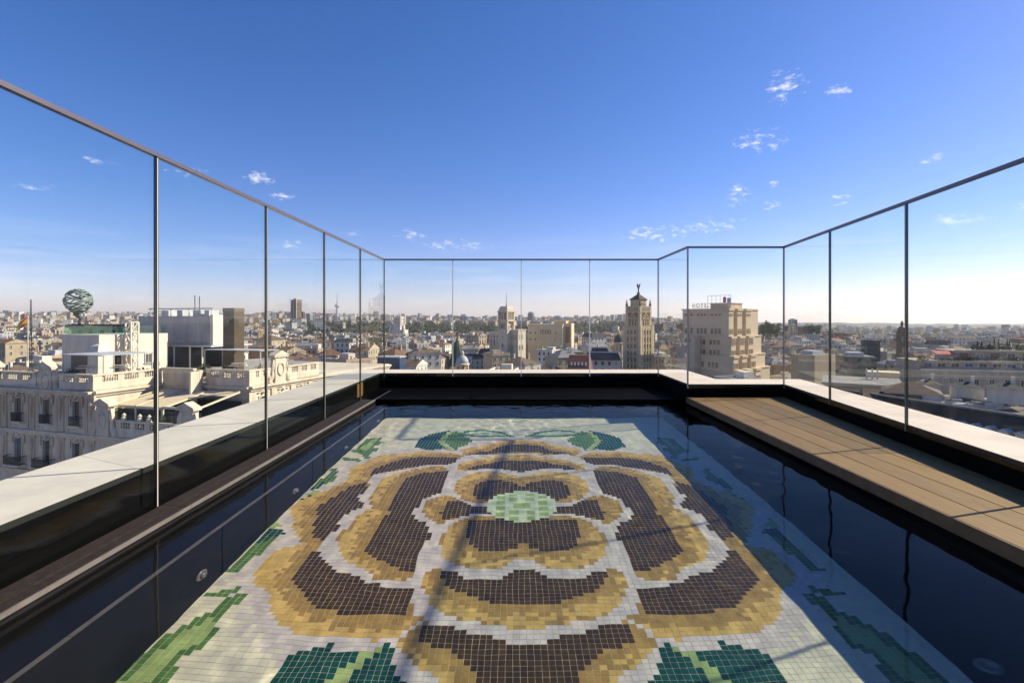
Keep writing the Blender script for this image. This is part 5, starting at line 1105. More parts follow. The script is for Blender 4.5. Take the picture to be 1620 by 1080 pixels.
# --- domes
def dome(name, label, px, y, pytop, pybase, r, domem, drumm, drumh, ribs=False, lantern=True, cat='domed turret'):
    x, yy, _ = site(px, y); zt_ = wzp(pytop, y); zd = wzp(pybase, y); zb = zd - drumh - 30
    root = thing(name, label, cat, (x, yy, zb)); h = zd - zb
    m_ = MB(); m_.lathe((0, 0, 0), [(r * 1.02, 0), (r * 1.02, h - .9), (r * 1.16, h - .8), (r * 1.16, h - .3), (r, h)], 16); m_.build('drum', drumm, root)
    tot_ = zt_ - zd; dh = tot_ * (.62 if lantern else 1)
    m_ = MB(); m_.lathe((0, 0, h), [(r * math.cos(a), dh * math.sin(a)) for a in [math.pi / 2 * k / 8 for k in range(8)]] + [(.12 * r, dh)], 18); m_.build('dome', domem, root, smooth=True)
    if lantern:
        m_ = MB(); m_.lathe((0, 0, h + dh), [(.26 * r, 0), (.26 * r, tot_ * .18), (.34 * r, tot_ * .19), (.2 * r, tot_ * .27), (.03 * r, tot_ * .38)], 10); m_.build('lantern', drumm, root)
    for k in range(8):
        a = k * math.pi / 4 - math.pi / 2 + .2; window(root, 1.03 * r * math.cos(a), 1.03 * r * math.sin(a), h - drumh * .8, a + math.pi / 2, r * .32, drumh * .5, 'arch', drumm)
    return root
M['lead'] = mat('pale_lead', (.40, .40, .42), .6, .3, var=(.33, .33, .35), scale=.8)
dome('domed_turret', 'small pale lead dome with an ochre lantern just above the back parapet', 731.5, 225, 554, 574, 2.7, M['lead'], M['yst'], 5)
dome('domed_turret', 'dark slate domed turret close beside the winged statue tower', 979, 300, 521, 541, 2.9, RM[2], M['tanl'], 6)
M['green'] = mat('green_slate', (.03, .055, .045), .6, .3, var=(.02, .035, .032), scale=.6)
sp = thing('green_spire', 'dark green pointed roof topped by a small bronze statue', 'spire', (*site(723, 290)[:2], ZC - 50))
m_ = MB(); m_.lathe((0, 0, 0), [(4.2, 0), (4.2, 24)], 8); m_.build('drum', M['pst'], sp)
m_ = MB(); m_.lathe((0, 0, 24), [(4.5, 0), (3.9, 4), (2.4, 9), (1.0, 14), (.5, 15.5)], 8); m_.build('roof', M['green'], sp)
m_ = MB(); m_.tube([(0, 0, 39.3), (0, 0, 41), (.2, 0, 42), (0, 0, 42.6)], [.5, .5, .6, .3], 8); m_.tube([(.1, 0, 41.6), (1.1, 0, 42.6), (1.3, 0, 43.4)], [.3, .2, .1], 6); m_.tube([(-.1, 0, 41.6), (-.8, .2, 42.0)], [.3, .12], 6); m_.lathe((0, 0, 42.4), [(.1, 0), (.4, .3), (.1, .8)], 8); m_.build('statue', M['patinad'], sp)
cp = dome('copper_spire', 'brown copper domed spire seen beside the big angled glass joint', 1427, 255, 507, 528, 2.3, mat('brown_copper', (.17, .075, .05), .5, .4, metal=.2, var=(.12, .06, .045), scale=.8), mat('dark_drum', (.12, .085, .07), .8, .2), 5, cat='spire')
EXCL += [(718, 745, 200, 310), (968, 990, 285, 320), (1415, 1440, 235, 270)]
# --- far towers
def slab_tower(name, label, px0, px1, y, pyt, rz, fm, cat='tower block', d=None, cap=True):
    x = wx((px0 + px1) / 2, y); w_ = (px1 - px0) / F * y * .78; g_ = ground(x, y); h = wzp(pyt, y) - g_; d = d or w_ * .8
    c = CB(); c.blk(-w_ / 2, w_ / 2, -d / 2, d / 2, 0, h, 0, 1); o = c.cbuild(name, [fm, RM[4]]); o.location = (x, y, g_); o.rotation_euler = (0, 0, rz); tag(o, label, cat)
    if cap:
        m_ = MB(); m_.box(-w_ * .3, w_ * .2, -d * .25, d * .25, h, h + max(1.5, h * .04)); m_.build('plant_room', M['metalbox'], o)
    return o
brown = facade_mat('facade_dark_bronze', (.24, .17, .12), du=3.2, fu=.55, fv=.6, glassc=(.03, .03, .03)); dgrey = facade_mat('facade_dark_grey', (.15, .155, .165), du=4, fu=.6, fv=.55); hazep = facade_mat('facade_pink_grey', (.42, .36, .34), du=4, dv=3.2)
o = slab_tower('twin_tower', 'tall brown twin tower rising alone above the left skyline', 461, 477, 1400, 474, -.5, brown)
m_ = MB(); 
for x in (-10.6, 0, 10.6): m_.box(x - .9, x + .9, -9.4, -8.2, 0, 74)
m_.build('pale_pier', M['plaster'], o)
slab_tower('tower_block', 'lower brown block tucked against the tall twin tower', 477, 482, 1420, 493, -.5, brown)
x, y = wx(533.5, 2500), 2500; g_ = ground(x, y); h = wzp(462, y) - g_
tv = thing('television_tower', 'slim television tower with a disc head above the woods', 'tower', (x, y, g_)); hd = wzp(485, y) - g_
m_ = MB(); m_.lathe((0, 0, 0), [(6.5, 0), (5.2, hd * .5), (4.6, hd)], 12); m_.build('shaft', M['metalbox'], tv)
m_ = MB(); m_.lathe((0, 0, hd), [(5, -6), (13, 2), (13, 5), (9, 7), (9, 12), (4, 15)], 16); m_.build('head', M['metalbox'], tv)
m_ = MB(); m_.lathe((0, 0, hd + 15), [(3.2, 0), (2.2, (h - hd - 15) * .5), (.7, h - hd - 15)], 8); m_.build('aerial', M['metalbox'], tv)
o = thing('arched_tower', 'dark rounded-top tower block behind the theatre', 'tower block', (wx(840, 2200), 2200, ground(wx(840, 2200), 2200)))
gz = wzp(505, 2200) - ground(wx(840, 2200), 2200)
m_ = MB(); r_ = 14.5; m_.lathe((0, 0, 0), [(r_, 0), (r_, gz + 15), (r_ * .93, gz + 22), (r_ * .75, gz + 28), (r_ * .4, gz + 31.5), (.3, gz + 32.5)], 16); m_.build('shaft', dgrey, o)
m_ = MB(); m_.box(10, 19, -6, 6, 0, gz + 6); m_.build('side_block', M['metalbox'], o)
for i, (a, b_, t) in enumerate(((712, 722, 500.8), (722, 731, 500), (731, 740, 500.6), (740, 749, 501))):
    slab_tower('tower_block', ['leftmost of four dark slab blocks above the treeline', 'second dark slab block above the treeline, left of the red sign', 'third dark slab block above the treeline with a red sign', 'rightmost of four dark slab blocks above the treeline'][i], a, b_ + 2.5, 2600 + 15 * (i % 2), t, 0, dgrey, cap=False)
rs = MB(); rs.box(wx(731.5, 2590), wx(734, 2590), 2584, 2586, wzp(504, 2590), wzp(501.3, 2590)); tag(rs.build('roof_sign', M['signr']), 'small red sign high on the dark slab blocks above the treeline', 'sign')
slab_tower('tower_block', 'dark blue grey tower block behind the brick blocks right of the hotel', 1247, 1261, 900, 505.5, -.2, dgrey)
for i, (a, b_, t, y, k) in enumerate(((1240, 1250, 516, 700, 6), (1249, 1262, 514, 690, 3), (1262, 1276, 517, 705, 6), (1276, 1288, 520, 715, 1))):
    slab_tower('tower_block', ['leftmost brick block in the clump right of the hotel', 'yellowish block in front of the dark blue tower', 'wide brick block right of the yellowish block', 'low pale block at the right end of the brick clump'][i], a, b_, y, t, -.3, FM[k])
slab_tower('apartment_block', 'orange red brick block seen past the first angled glass joint', 1314, 1346, 520, 527, -.25, facade_mat('facade_orange', (.42, .15, .06), fu=.3), 'building')
slab_tower('office_block', 'dark glass office box between pale roofs right of the hotel', 1366, 1388, 320, 537.5, -.3, facade_mat('facade_black_glass', (.035, .045, .05), du=1.6, fu=.8, fv=.8), 'building', d=12)
slab_tower('office_block', 'grey ribbon-window office block below the dark glass box', 1328, 1378, 235, 562, -.28, facade_mat('facade_ribbon', (.17, .18, .155), du=30, fu=1, fv=.45), 'building', d=16)
slab_tower('apartment_block', 'blank sunlit beige gable wall block right of the deck end glass', 1262, 1311, 215, 560, R(-62), mat('beige_blank_wall', (.50, .39, .25), .9, .2, var=(.44, .34, .21), scale=.3), 'building', d=14)
EXCL += [(1325, 1390, 215, 340), (1255, 1315, 195, 235)]
# --- roofs seen just over the back parapet
rh = thing('attic_house', 'white gabled house with a rust red roof and five skylights', 'house', (*site(917, 185)[:2], ZC - 48), R(-12))
m_ = MB(); m_.box(-3.6, 4.0, -5, 9, 0, 30); m_.poly([(-3.61, -5, 30), (-3.61, 9, 30), (-3.61, 4, 35.0), (-3.61, 0, 35.0)][::-1]); m_.build('wall', M['plaster'], rh)
m_ = MB(); m_.hexa([(-3.8, -5.3, 29.8), (4.2, -5.3, 29.8), (4.2, 9.3, 29.8), (-3.8, 9.3, 29.8)], [(-3.8, .2, 35.2), (3.4, .2, 35.2), (3.4, 4, 35.2), (-3.8, 4, 35.2)]); m_.build('roof', mat('rust_red_tile', (.18, .08, .055), .85, .2, var=(.13, .06, .042), scale=.9), rh)
for i in range(5):
    m_ = MB(); x = -2.9 + 1.25 * i; m_.hexa([(x, -3.3, 31.78), (x + .55, -3.3, 31.78), (x + .55, -2.3, 32.78), (x, -2.3, 32.78)], [(x, -3.42, 31.9), (x + .55, -3.42, 31.9), (x + .55, -2.42, 32.9), (x, -2.42, 32.9)]); m_.build('skylight', M['wframe'], rh)
bh = thing('blue_mansard_block', 'dark blue slate mansard block left of the slate turret', 'building', (*site(955, 235)[:2], ZC - 50), R(-15))
m_ = CB(); m_.blk(-8, 8, -5, 7, 0, 32, 0); m_.cbuild('wall', [FM[7]], bh); m_ = CB(); roof_geo(m_, 'mansard', 16, 12, 32, 0, 0); m_.cbuild('roof', [mat('blue_slate', (.05, .056, .075), .6, .3, var=(.035, .04, .055), scale=1)], bh)
for i in range(4): window(bh, -6 + 4 * i, -5.0, 32.4, 0, 1.3, 2.0, 'pane', M['plaster'])
EXCL += [(893, 950, 165, 215), (940, 972, 215, 260)]
bx = thing('blue_box_building', 'bright blue tarpaulin box on a roof at the left end of the back fence', 'building', (*site(619, 215)[:2], ZC - 45), -.15)
m_ = MB(); m_.box(-4.8, 4.8, -3, 4, 0, 29.3); m_.build('wall', mat('blue_sheeting', (.03, .05, .11), .6, .3, var=(.025, .04, .085), scale=.6), bx)
m_ = MB(); m_.box(-5, 5, -3.2, 4.2, 29.3, 29.7); m_.build('roof_slab', M['metalbox'], bx)
EXCL.append((605, 632, 195, 235))
# --- foreground roofs on the right ---------------------------------------------------
a0 = Vector((wx(1425, 106), 106)); a1 = Vector((wx(1650, 84), 84)); dv = (a1 - a0); Lm = dv.length; rzm = math.atan2(dv.y, dv.x)
zr = ZC - 16.3
mm_ = thing('mansard_building', 'long building with a steep black slate mansard roof and a row of small white dormers', 'building', (a0.x, a0.y, zr - 28), rzm)
M['slate'] = mat('black_slate', (.012, .013, .019), .6, .15, var=(.02, .021, .028), scale=.8, bump=.2, bscale=14)
m_ = MB(); m_.box(-14, Lm + 10, -2.2, 34, 0, 22); m_.build('wall', M['pst'], mm_)
m_ = MB(); m_.hexa([(-14, -2.6, 22), (Lm + 10, -2.6, 22), (Lm + 10, 3.6, 22), (-14, 3.6, 22)], [(-14, .2, 28), (Lm + 10, .2, 28), (Lm + 10, 2.5, 28), (-14, 2.5, 28)]); m_.build('mansard_roof', M['slate'], mm_)
m_ = MB(); m_.box(-14, Lm + 10, 2.6, 34, 24.9, 25.0); m_.build('roof_deck', mat('brown_roof_felt', (.13, .11, .095), .9, .1, var=(.2, .17, .14), scale=.5), mm_)
m_ = MB(); m_.box(-14, Lm + 10, .1, .5, 28, 28.35); m_.build('ridge_flashing', RM[4], mm_)
nd = 12
for i in range(nd):
    x = 1.0 + (Lm + 4) * i / nd; dm = MB(); z = 23.6
    dm.box(x - .62, x + .62, -2.5, .6, z, z + 1.75)
    dm.build('dormer', M['pst'], mm_)
    d2 = MB()
    for s in (-1, 1): d2.hexa([(x + s * .85, -2.7, z + 1.7), (x, -2.7, z + 2.25), (x, .4, z + 2.25), (x + s * .85, .4, z + 1.7)][::s], [(x + s * .85, -2.7, z + 1.8), (x, -2.7, z + 2.37), (x, .4, z + 2.37), (x + s * .85, .4, z + 1.8)][::s])
    d2.poly([(x - .8, -2.55, z + 1.75), (x + .8, -2.55, z + 1.75), (x, -2.55, z + 2.28)]); d2.build('dormer_roof', M['metalbox'], mm_)
    window(mm_, x, -2.53, z + .25, 0, .85, 1.3, 'pane', M['plaster'])
EXCL.append((1380, 1800, 60, 128))
def hip_house(label, px, y, pyeave, w_, d_, rz, wm, rk=1, wall_h=3.2, name='roof_pavilion'):
    x, yy, _ = site(px, y); ze = wzp(pyeave, y); root = thing(name, label, 'roof pavilion', (x, yy, ze - wall_h), rz)
    m_ = MB(); m_.box(-w_ / 2, w_ / 2, -d_ / 2, d_ / 2, 0, wall_h); m_.build('wall', wm, root)
    c = CB(); roof_geo(c, 'hip', w_, d_, wall_h, 0, 0, .5); c.cbuild('roof', [RM[rk]], root)
    m_ = MB(); m_.box(w_ * .18, w_ * .18 + .6, .2, .8, wall_h + .2, wall_h + 2.4); m_.build('chimney', M['plaster'], root)
    return root
hip_house('wide brown tiled hip roof pavilion right behind the big glass joint', 1441, 112, 618, 9.5, 8, -.62, M['plaster'], 1)
hip_house('dark hip roofed pavilion in the middle of the roofs below the terraced building', 1529, 122, 611, 5.2, 5.2, -.5, M['plaster'], 2)
hip_house('dark hip roofed pavilion nearest the right edge of the photo', 1592, 112, 613, 5.2, 5, -.5, M['plaster'], 2)
hip_house('small brown hip roof left of the middle dark pavilion', 1468, 128, 606, 4.0, 4.5, -.5, M['plaster'], 1, 2.2)
# roof deck clutter
rc = random.Random(5)
for i in range(34):
    px = rc.uniform(1462, 1640); y = rc.uniform(110, 127); x, yy, _ = site(px, y); k = rc.choice(('box', 'pipe', 'unit')); s = rc.uniform(.5, 1.4)
    z = zr - 2.98
    if k == 'box': m_ = MB(); m_.box(-s, s, -s * .6, s * .6, 0, s * .9); o = m_.build('roof_box', rc.choice((M['plaster'], M['metalbox'])))
    elif k == 'pipe': m_ = MB(); m_.lathe((0, 0, 0), [(.16, 0), (.16, 1.4), (.26, 1.42), (.26, 1.6)], 8); o = m_.build('vent_pipe', M['metalbox'])
    else: m_ = MB(); m_.box(-s * .7, s * .7, -.4, .4, .15, 1.1); m_.box(-s * .6, s * .6, -.3, .3, 0, .15); m_.lathe((0, 0, 1.1), [(.3, 0), (.3, .06)], 12); o = m_.build('cooling_unit', M['metalbox'])
    o.location = (x, yy, z); o.rotation_euler = (0, 0, rc.uniform(-.8, 0)); tag(o, {'box': 'pale box housing among the roof clutter behind the black mansard', 'pipe': 'short grey vent pipe on the flat roof behind the black mansard', 'unit': 'grey cooling unit on the flat roof behind the black mansard'}[k], {'box': 'roof box', 'pipe': 'vent pipe', 'unit': 'cooling unit'}[k], {'box': 'pale roof boxes behind the mansard', 'pipe': 'vent pipes behind the mansard', 'unit': 'cooling units behind the mansard'}[k])
sk = thing('roof_skylight', 'wide dark sloping roof light set in the flat roof behind the black mansard', 'roof light', (*site(1543, 116)[:2], zr - 2.95), rzm)
m_ = MB(); m_.hexa([(-5, -2, 0), (5, -2, 0), (5, 2, 0), (-5, 2, 0)], [(-5, -2, .35), (5, -2, .35), (5, 2, 1.1), (-5, 2, 1.1)]); m_.build('glazing', M['smoke'], sk)
m_ = MB(); m_.box(-5.3, 5.3, -2.3, -2.0, 0, .5); m_.box(-5.3, -5, -2, 2.2, 0, .6); m_.box(5, 5.3, -2, 2.2, 0, .6); m_.build('kerb', M['plaster'], sk)
# terraced white building with roof gardens
tb = thing('terraced_building', 'long white building in stepped terraces with planted roof garden on the right', 'building', (*site(1540, 178)[:2], ZC - 60), R(-14)); BB = 60
m_ = MB(); m_.box(-17, 40, -4, 16, 0, BB - 17.4); m_.box(-16.5, 40, -2.5, 16, BB - 17.4, BB - 14.5); m_.box(-4, 40, 2.5, 16, BB - 14.5, BB - 11.0); m_.build('wall', mat('weathered_pale_render', (.40, .345, .28), .9, .2, var=(.30, .255, .205), scale=.4, stretch=(1.5, 1.5, .5)), tb)
m_ = MB(); m_.box(-17.4, 40, -4.5, -3.9, BB - 17.5, BB - 16.9); m_.box(-17.2, 40, -4.4, -4.0, BB - 19.2, BB - 18.9); m_.box(-16.8, 40, -2.9, -2.4, BB - 14.6, BB - 14.0); m_.box(-4.4, 40, 2.1, 2.6, BB - 11.1, BB - 10.6); m_.build('parapet_band', M['pst'], tb)
m_ = MB(); m_.hexa([(-17, -4.4, BB - 17.0), (40, -4.4, BB - 17.0), (40, -2.5, BB - 17.0), (-17, -2.5, BB - 17.0)], [(-17, -3.4, BB - 16.2), (40, -3.4, BB - 16.2), (40, -2.51, BB - 16.2), (-17, -2.51, BB - 16.2)]); m_.build('sloping_roof', RM[4], tb)
for i in range(10): window(tb, -14.5 + 4.4 * i, -4.02, BB - 22.2, 0, 1.7, 2.2, 'pane', M['plaster'])
for i in range(11): window(tb, -14.6 + 4.0 * i, -2.52, BB - 16.6, 0, 2.6, 1.7, 'pane', M['plaster'], M['dglass'] if i % 3 else mat('blue_blind', (.05, .08, .16), .5, .3))
for i in range(8):
    window(tb, -1.5 + 4.6 * i, 2.48, BB - 14.0, 0, 2.4, 2.3, 'pane', M['plaster'] if i % 2 else mat('red_brown_frame', (.22, .07, .05), .7, .2))
m_ = MB(); m_.hexa([(-13, -1, BB - 12.2), (0, -1, BB - 12.2), (0, 3.2, BB - 11.3), (-13, 3.2, BB - 11.3)], [(-13, -1, BB - 12.1), (0, -1, BB - 12.1), (0, 3.2, BB - 11.2), (-13, 3.2, BB - 11.2)]); 
ra = thing('red_awning', 'long red terrace awning at the left end of the stepped terraces', 'awning', (*site(1508, 182)[:2], ZC - 60), R(-14))
m_ = MB(); m_.hexa([(-5.4, -1, BB - 12.3), (5.4, -1, BB - 12.3), (5.4, 3, BB - 11.3), (-5.4, 3, BB - 11.3)], [(-5.4, -1, BB - 12.2), (5.4, -1, BB - 12.2), (5.4, 3, BB - 11.2), (-5.4, 3, BB - 11.2)]); m_.build('canopy', mat('red_awning_cloth', (.48, .10, .09), .8, .2, var=(.40, .12, .10), scale=.6), ra)
for x in (-5.2, 0, 5.2): m_ = MB(); m_.box(x - .06, x + .06, -.9, -.78, BB - 14.5, BB - 12.3); m_.build('post', M['metalbox'], ra)
rcy = random.Random(8)
for i, px in enumerate((1546.5, 1553, 1566, 1573, 1580, 1593.5, 1597, 1612)):
    y = 184; x, yy, _ = site(px, y); cypress(f"slender dark roof garden cypress, {['leftmost', 'second', 'third', 'fourth', 'fifth', 'sixth', 'seventh', 'rightmost'][i]} from the left of the row", x, yy, ZC - 11.0, rcy.uniform(3.0, 4.6), rcy.uniform(.42, .6), 60 + i, 'roof garden cypresses')
rgd = MB(); rr_ = random.Random(4)
for i in range(34):
    px = rr_.uniform(1538, 1650); y = rr_.uniform(180.5, 190); x, yy, _ = site(px, y); foliage(rgd, (x, yy, ZC - 10.4 + rr_.uniform(-.4, .5)), rr_.uniform(.9, 1.6), rr_.uniform(.7, 1.1), 90, .3, rr_, (0, 0, 1))
for i in range(26):
    px = rr_.uniform(1462, 1650); x, yy, _ = site(px, 174.6 + (px - 1540) * -.02); foliage(rgd, (x, yy + 2.2, ZC - 13.6), rr_.uniform(.7, 1.3), .8, 60, .28, rr_, (0, 0, 1))
tag(rgd.build('roof_garden_planting', LEAF), kind='stuff')
EXCL.append((1440, 1800, 125, 205))
# low concrete roof with posts, ochre boxes
cr_ = thing('concrete_roof_block', 'low wide concrete roof block with tall pale posts behind the angled glass', 'building', (*site(1362, 132)[:2], ZC - 45), R(-32))
m_ = MB(); m_.box(-8, 8, -5, 7, 0, 28.6); m_.build('wall', M['tan'], cr_); m_ = MB(); m_.hexa([(-8.5, -5.5, 28.6), (8.5, -5.5, 28.6), (8.5, 7.5, 29.2), (-8.5, 7.5, 29.2)], [(-8.5, -5.5, 29.1), (8.5, -5.5, 29.1), (8.5, 7.5, 29.7), (-8.5, 7.5, 29.7)]); m_.build('roof_slab', RM[4], cr_)
for x in (1.2, 2.4, 3.5): m_ = MB(); m_.box(x, x + .35, 4, 4.3, 29.5, 32.2); m_.build('post', M['plaster'], cr_)
for i in range(3): window(cr_, -4 + 4 * i, -5.02, 26.0, 0, 1.3, 1.6, 'pane', M['tan'])
ob = thing('ochre_roof_box', 'ochre rooftop box building behind the pale posts', 'building', (*site(1397, 140)[:2], ZC - 40), R(-33))
m_ = MB(); m_.box(-3.4, 3.4, -2.4, 3, 0, 25.6); m_.box(-3.6, 3.6, -2.6, 3.2, 25.6, 25.9); m_.build('wall', M['yst'], ob)
dp = thing('dark_pitched_roof', 'dark pitched roof with a shadowed gable just left of the big glass joint', 'building', (*site(1410, 112)[:2], ZC - 45), R(-35))
m_ = CB(); m_.blk(-4.6, 4.6, -3.4, 5, 0, 28.0, 0); m_.cbuild('wall', [RM[4]], dp); m_ = CB(); roof_geo(m_, 'gable', 9.2, 8.4, 28.0, 0, 0, .5); m_.cbuild('roof', [RM[1]], dp)
for i in range(2): window(dp, -2 + 3.6 * i, -3.42, 24.8, 0, 1.5, 2.2, 'pane', M['iron'])
EXCL.append((1300, 1420, 95, 160))

# ================================================================== the ordinary buildings of the city
def edge_py(px):
    """lowest picture row at which the city shows above the parapets (used only to leave out what nothing shows of)"""
    if px < 600: return 763 - px * .295
    if px < 1090: return 588
    if px < 1245: return 603
    return 600 + (px - 1240) * .24
LM = [(-900, None), (110, 'the globe sculpture'), (300, 'the palace plant block'), (382, 'the bronze chimney'), (470, 'the brown twin tower'), (533, 'the television tower'), (632, 'the white palace tower'), (723, 'the green spire'), (801, 'the bell tower'),
      (866, 'the yellow theatre'), (1010, 'the statue tower'), (1150, 'the stepped hotel'), (1254, 'the dark blue tower'), (1345, 'the orange block'), (1427, 'the copper spire'), (1540, 'the terraced building'), (2500, None)]
rg = random.Random(21)
cand = []
y = 120.0
while y < 3500:
    sp_ = 13.5 + y * .0165; x = -y * 1.02 - 30 + rg.uniform(0, sp_)
    while x < y * 1.02 + 30:
        yy = y + rg.uniform(-.25, .25) * sp_; xx = x; px = 814 + xx / yy * F
        w_ = rg.uniform(8.5, 17) * (1 if y < 900 else 1 + (y - 900) / 2600); d_ = rg.uniform(8.5, 15) * (1 if y < 900 else 1 + (y - 900) / 2600)
        h = rg.gauss(24, 3.4) if y < 700 else rg.gauss(20, 4.5)
        if y < 330 and 600 < px < 1250: h = rg.uniform(19, 28)
        if px > 1200: h -= 3
        if y > 1300 and rg.random() < .12: h += rg.uniform(6, 20)
        g_ = ground(xx, yy)
        if y > 2500 and (840 < px < 992 or 1040 < px < 1085 or 735 < px < 800): h = wzp(rg.uniform(503, 509), yy) - g_ if rg.random() < .5 else h
        if 470 < px < 1000 and 450 < yy < 900: h = min(h, wzp(527 + rg.uniform(0, 6), yy) - g_)
        if 470 < px < 1000 and 1450 < yy < 2500: h = min(h, wzp(508, yy) - g_)
        if h < 7: x += sp_; continue
        top = 505 - (g_ + h - ZC) / yy * F
        ok = top < edge_py(px) + 2 and -14 < px < 1634
        for a, b, c_, e in EXCL:
            mar = w_ * .6 / yy * F
            if a - mar < px < b + mar and c_ - 8 < yy < e + 8: ok = False
        if px < 470 and yy < 112: ok = False
        if px < 250 and yy < 125: ok = False
        if 480 < px < 1000 and 880 < yy < 1530 and rg.random() < .95: ok = False
        if px > 1240 and yy < 200: ok = False
        if 500 < px < 606 and 405 < yy < 470: ok = False
        if ok: cand.append([w_ / yy, px, xx, yy, g_, w_, d_, h, top])
        x += sp_ * rg.uniform(.85, 1.25)
    y += sp_ * .92
cand.sort(key=lambda c: -c[0])
near_c = cand[:285]; far_c = cand[285:]
FLATS = (4, 5, 6)
def pick(px, yy):
    left = px < 600
    wi = rg.choices(range(8), (5, 6 if left else 4, 3, 4, 2, 2, 1.2, 4))[0]
    if px > 1200: wi = rg.choices(range(8), (3, 2, 4, 3, 1, 2, 2, 3))[0]
    kind = rg.choices(('hip', 'gable', 'flat', 'mansard'), (4, 3, 5, 1.2))[0]
    if kind in ('hip', 'gable'): ri = rg.choices((0, 1, 2, 3), (4 if left else 3, 3, 1, 1))[0]
    elif kind == 'mansard': ri = rg.choice((2, 2, 3))
    else: ri = rg.choices(FLATS, (4, 3, 2))[0]
    return wi, kind, ri
labels = {}
RK = {'hip': 'hipped', 'gable': 'gabled', 'flat': 'flat', 'mansard': 'mansard'}
builds = []
for (_, px, xx, yy, g_, w_, d_, h, top) in near_c:
    wi, kind, ri = pick(px, yy); builds.append((px, xx, yy, g_, w_, d_, h, wi, kind, ri))
builds.sort(key=lambda b: (b[0] > 0, b[2]))
cnt = {}
ORD = ['nearest', 'second nearest', 'third nearest', 'fourth nearest', 'fifth nearest', 'sixth nearest', 'seventh nearest', 'eighth nearest', 'ninth nearest']
def between(px):
    for (a, na), (b, nb) in zip(LM[:-1], LM[1:]):
        if a <= px < b:
            if na is None: return 'left of ' + nb, (a, b)
            if nb is None: return 'right of ' + na, (a, b)
            return 'between ' + na[4:] + ' and ' + nb[4:], (a, b)
keyn = {}
for b in builds:
    k = (WALLS[b[7]][0], ROOFS[b[9]][0], RK[b[8]], between(b[0])[0]); keyn[k] = keyn.get(k, 0) + 1
for n_, (px, xx, yy, g_, w_, d_, h, wi, kind, ri) in enumerate(builds):
    wn_, rn_ = WALLS[wi][0], ROOFS[ri][0].replace(' flat', '')
    k = (wn_, ROOFS[ri][0], RK[kind], between(px)[0]); i = cnt.get(k, 0); cnt[k] = i + 1
    body = f"{wn_} block, {rn_} {RK[kind]} roof, {between(px)[0]}"
    lab = body if keyn[k] == 1 else f"{ORD[min(i, 8)]} {body}"
    rz = rg.choice((-.29, -.29, -.15, .4, .5, .62, -.6)) + rg.uniform(-.04, .04)
    detailed = n_ < 400 and w_ / yy > .036
    c = CB(); c.ring([(-w_ / 2, -d_ / 2), (w_ / 2, -d_ / 2), (w_ / 2, d_ / 2), (-w_ / 2, d_ / 2)], 0, h, 0); c.flat([(-w_ / 2, -d_ / 2, h), (w_ / 2, -d_ / 2, h), (w_ / 2, d_ / 2, h), (-w_ / 2, d_ / 2, h)], 0)
    if detailed:
        pm = bpy.data.materials.get('plain_' + wn_.replace(' ', '_')) or mat('plain_' + wn_.replace(' ', '_'), WALLS[wi][1], .88, .2, var=tuple(v * .76 for v in WALLS[wi][1]), scale=.3)
    else: pm = FM[wi]
    o = c.cbuild('apartment_block', [pm]); o.location = (xx, yy, g_); o.rotation_euler = (0, 0, rz); tag(o, lab, 'building', 'ordinary city buildings beyond the fence')
    c = CB(); r_ = roof_geo(c, kind, w_, d_, h, 0, 1); c.cbuild('roof', [RM[ri], pm], o)
    if detailed:
        nw = max(2, int(w_ / 3.4)); nd_ = max(2, int(d_ / 3.6)); wk = rg.choice(('pane', 'pane', 'shutter'))
        zs_ = [h - 2.9, h - 6.2] + ([h - 9.5] if yy < 260 else [])
        windows(o, (-w_ / 2, -d_ / 2 - .02), (w_ / 2, -d_ / 2 - .02), nw, zs_, 1.1, 1.7, wk, M['wframe']); windows(o, (w_ / 2 + .02, -d_ / 2), (w_ / 2 + .02, d_ / 2), nd_, zs_[:2], 1.1, 1.7, wk, M['wframe'])
        m_ = MB(); e = .22; m_.box(-w_ / 2 - e, w_ / 2 + e, -d_ / 2 - e, d_ / 2 + e, h - .55, h - .25); m_.build('cornice', pm, o)
    for q in range(rg.choice((1, 2, 2, 3)) if yy < 520 else 1):
        sx, sy = rg.uniform(-.4, .4) * w_, rg.uniform(-.35, .35) * d_; s = rg.uniform(.35, .75); z1 = h + max(r_, 1.2) + rg.uniform(.1, 1.3)
        m_ = MB(); m_.box(sx - s, sx + s, sy - .35, sy + .35, h - .1, z1); m_.box(sx - s - .1, sx + s + .1, sy - .45, sy + .45, z1, z1 + .16); m_.build('chimney', rg.choice((M['plaster'], M['chim'], M['plaster'])), o)
    if kind == 'flat':
        s = min(w_, d_) * .22; sx, sy = rg.uniform(-.2, .2) * w_, rg.uniform(-.2, .2) * d_
        m_ = MB(); m_.box(sx - s, sx + s, sy - s * .7, sy + s * .7, h, h + rg.uniform(2.2, 3.4)); m_.build('stair_house', rg.choice((M['plaster'], pm, M['metalbox'])), o)
        for q in range(rg.choice((1, 2, 3)) if yy < 420 else 0):
            sx, sy = rg.uniform(-.38, .38) * w_, rg.uniform(-.38, .38) * d_; m_ = MB(); m_.box(sx - .7, sx + .7, sy - .4, sy + .4, h + .05, h + 1.15); m_.build('cooling_unit', M['metalbox'], o)
    if rg.random() < .45 and yy < 480:
        m_ = MB(); sx = rg.uniform(-.3, .3) * w_; zt_ = h + r_ + rg.uniform(2.5, 5); m_.bar((sx, 0, h), (sx, 0, zt_), .09); m_.bar((sx - .7, 0, zt_ - .3), (sx + .7, 0, zt_ - .3), .06); m_.bar((sx - .45, 0, zt_ - .8), (sx + .45, 0, zt_ - .8), .06); m_.build('aerial', M['metalbox'], o)
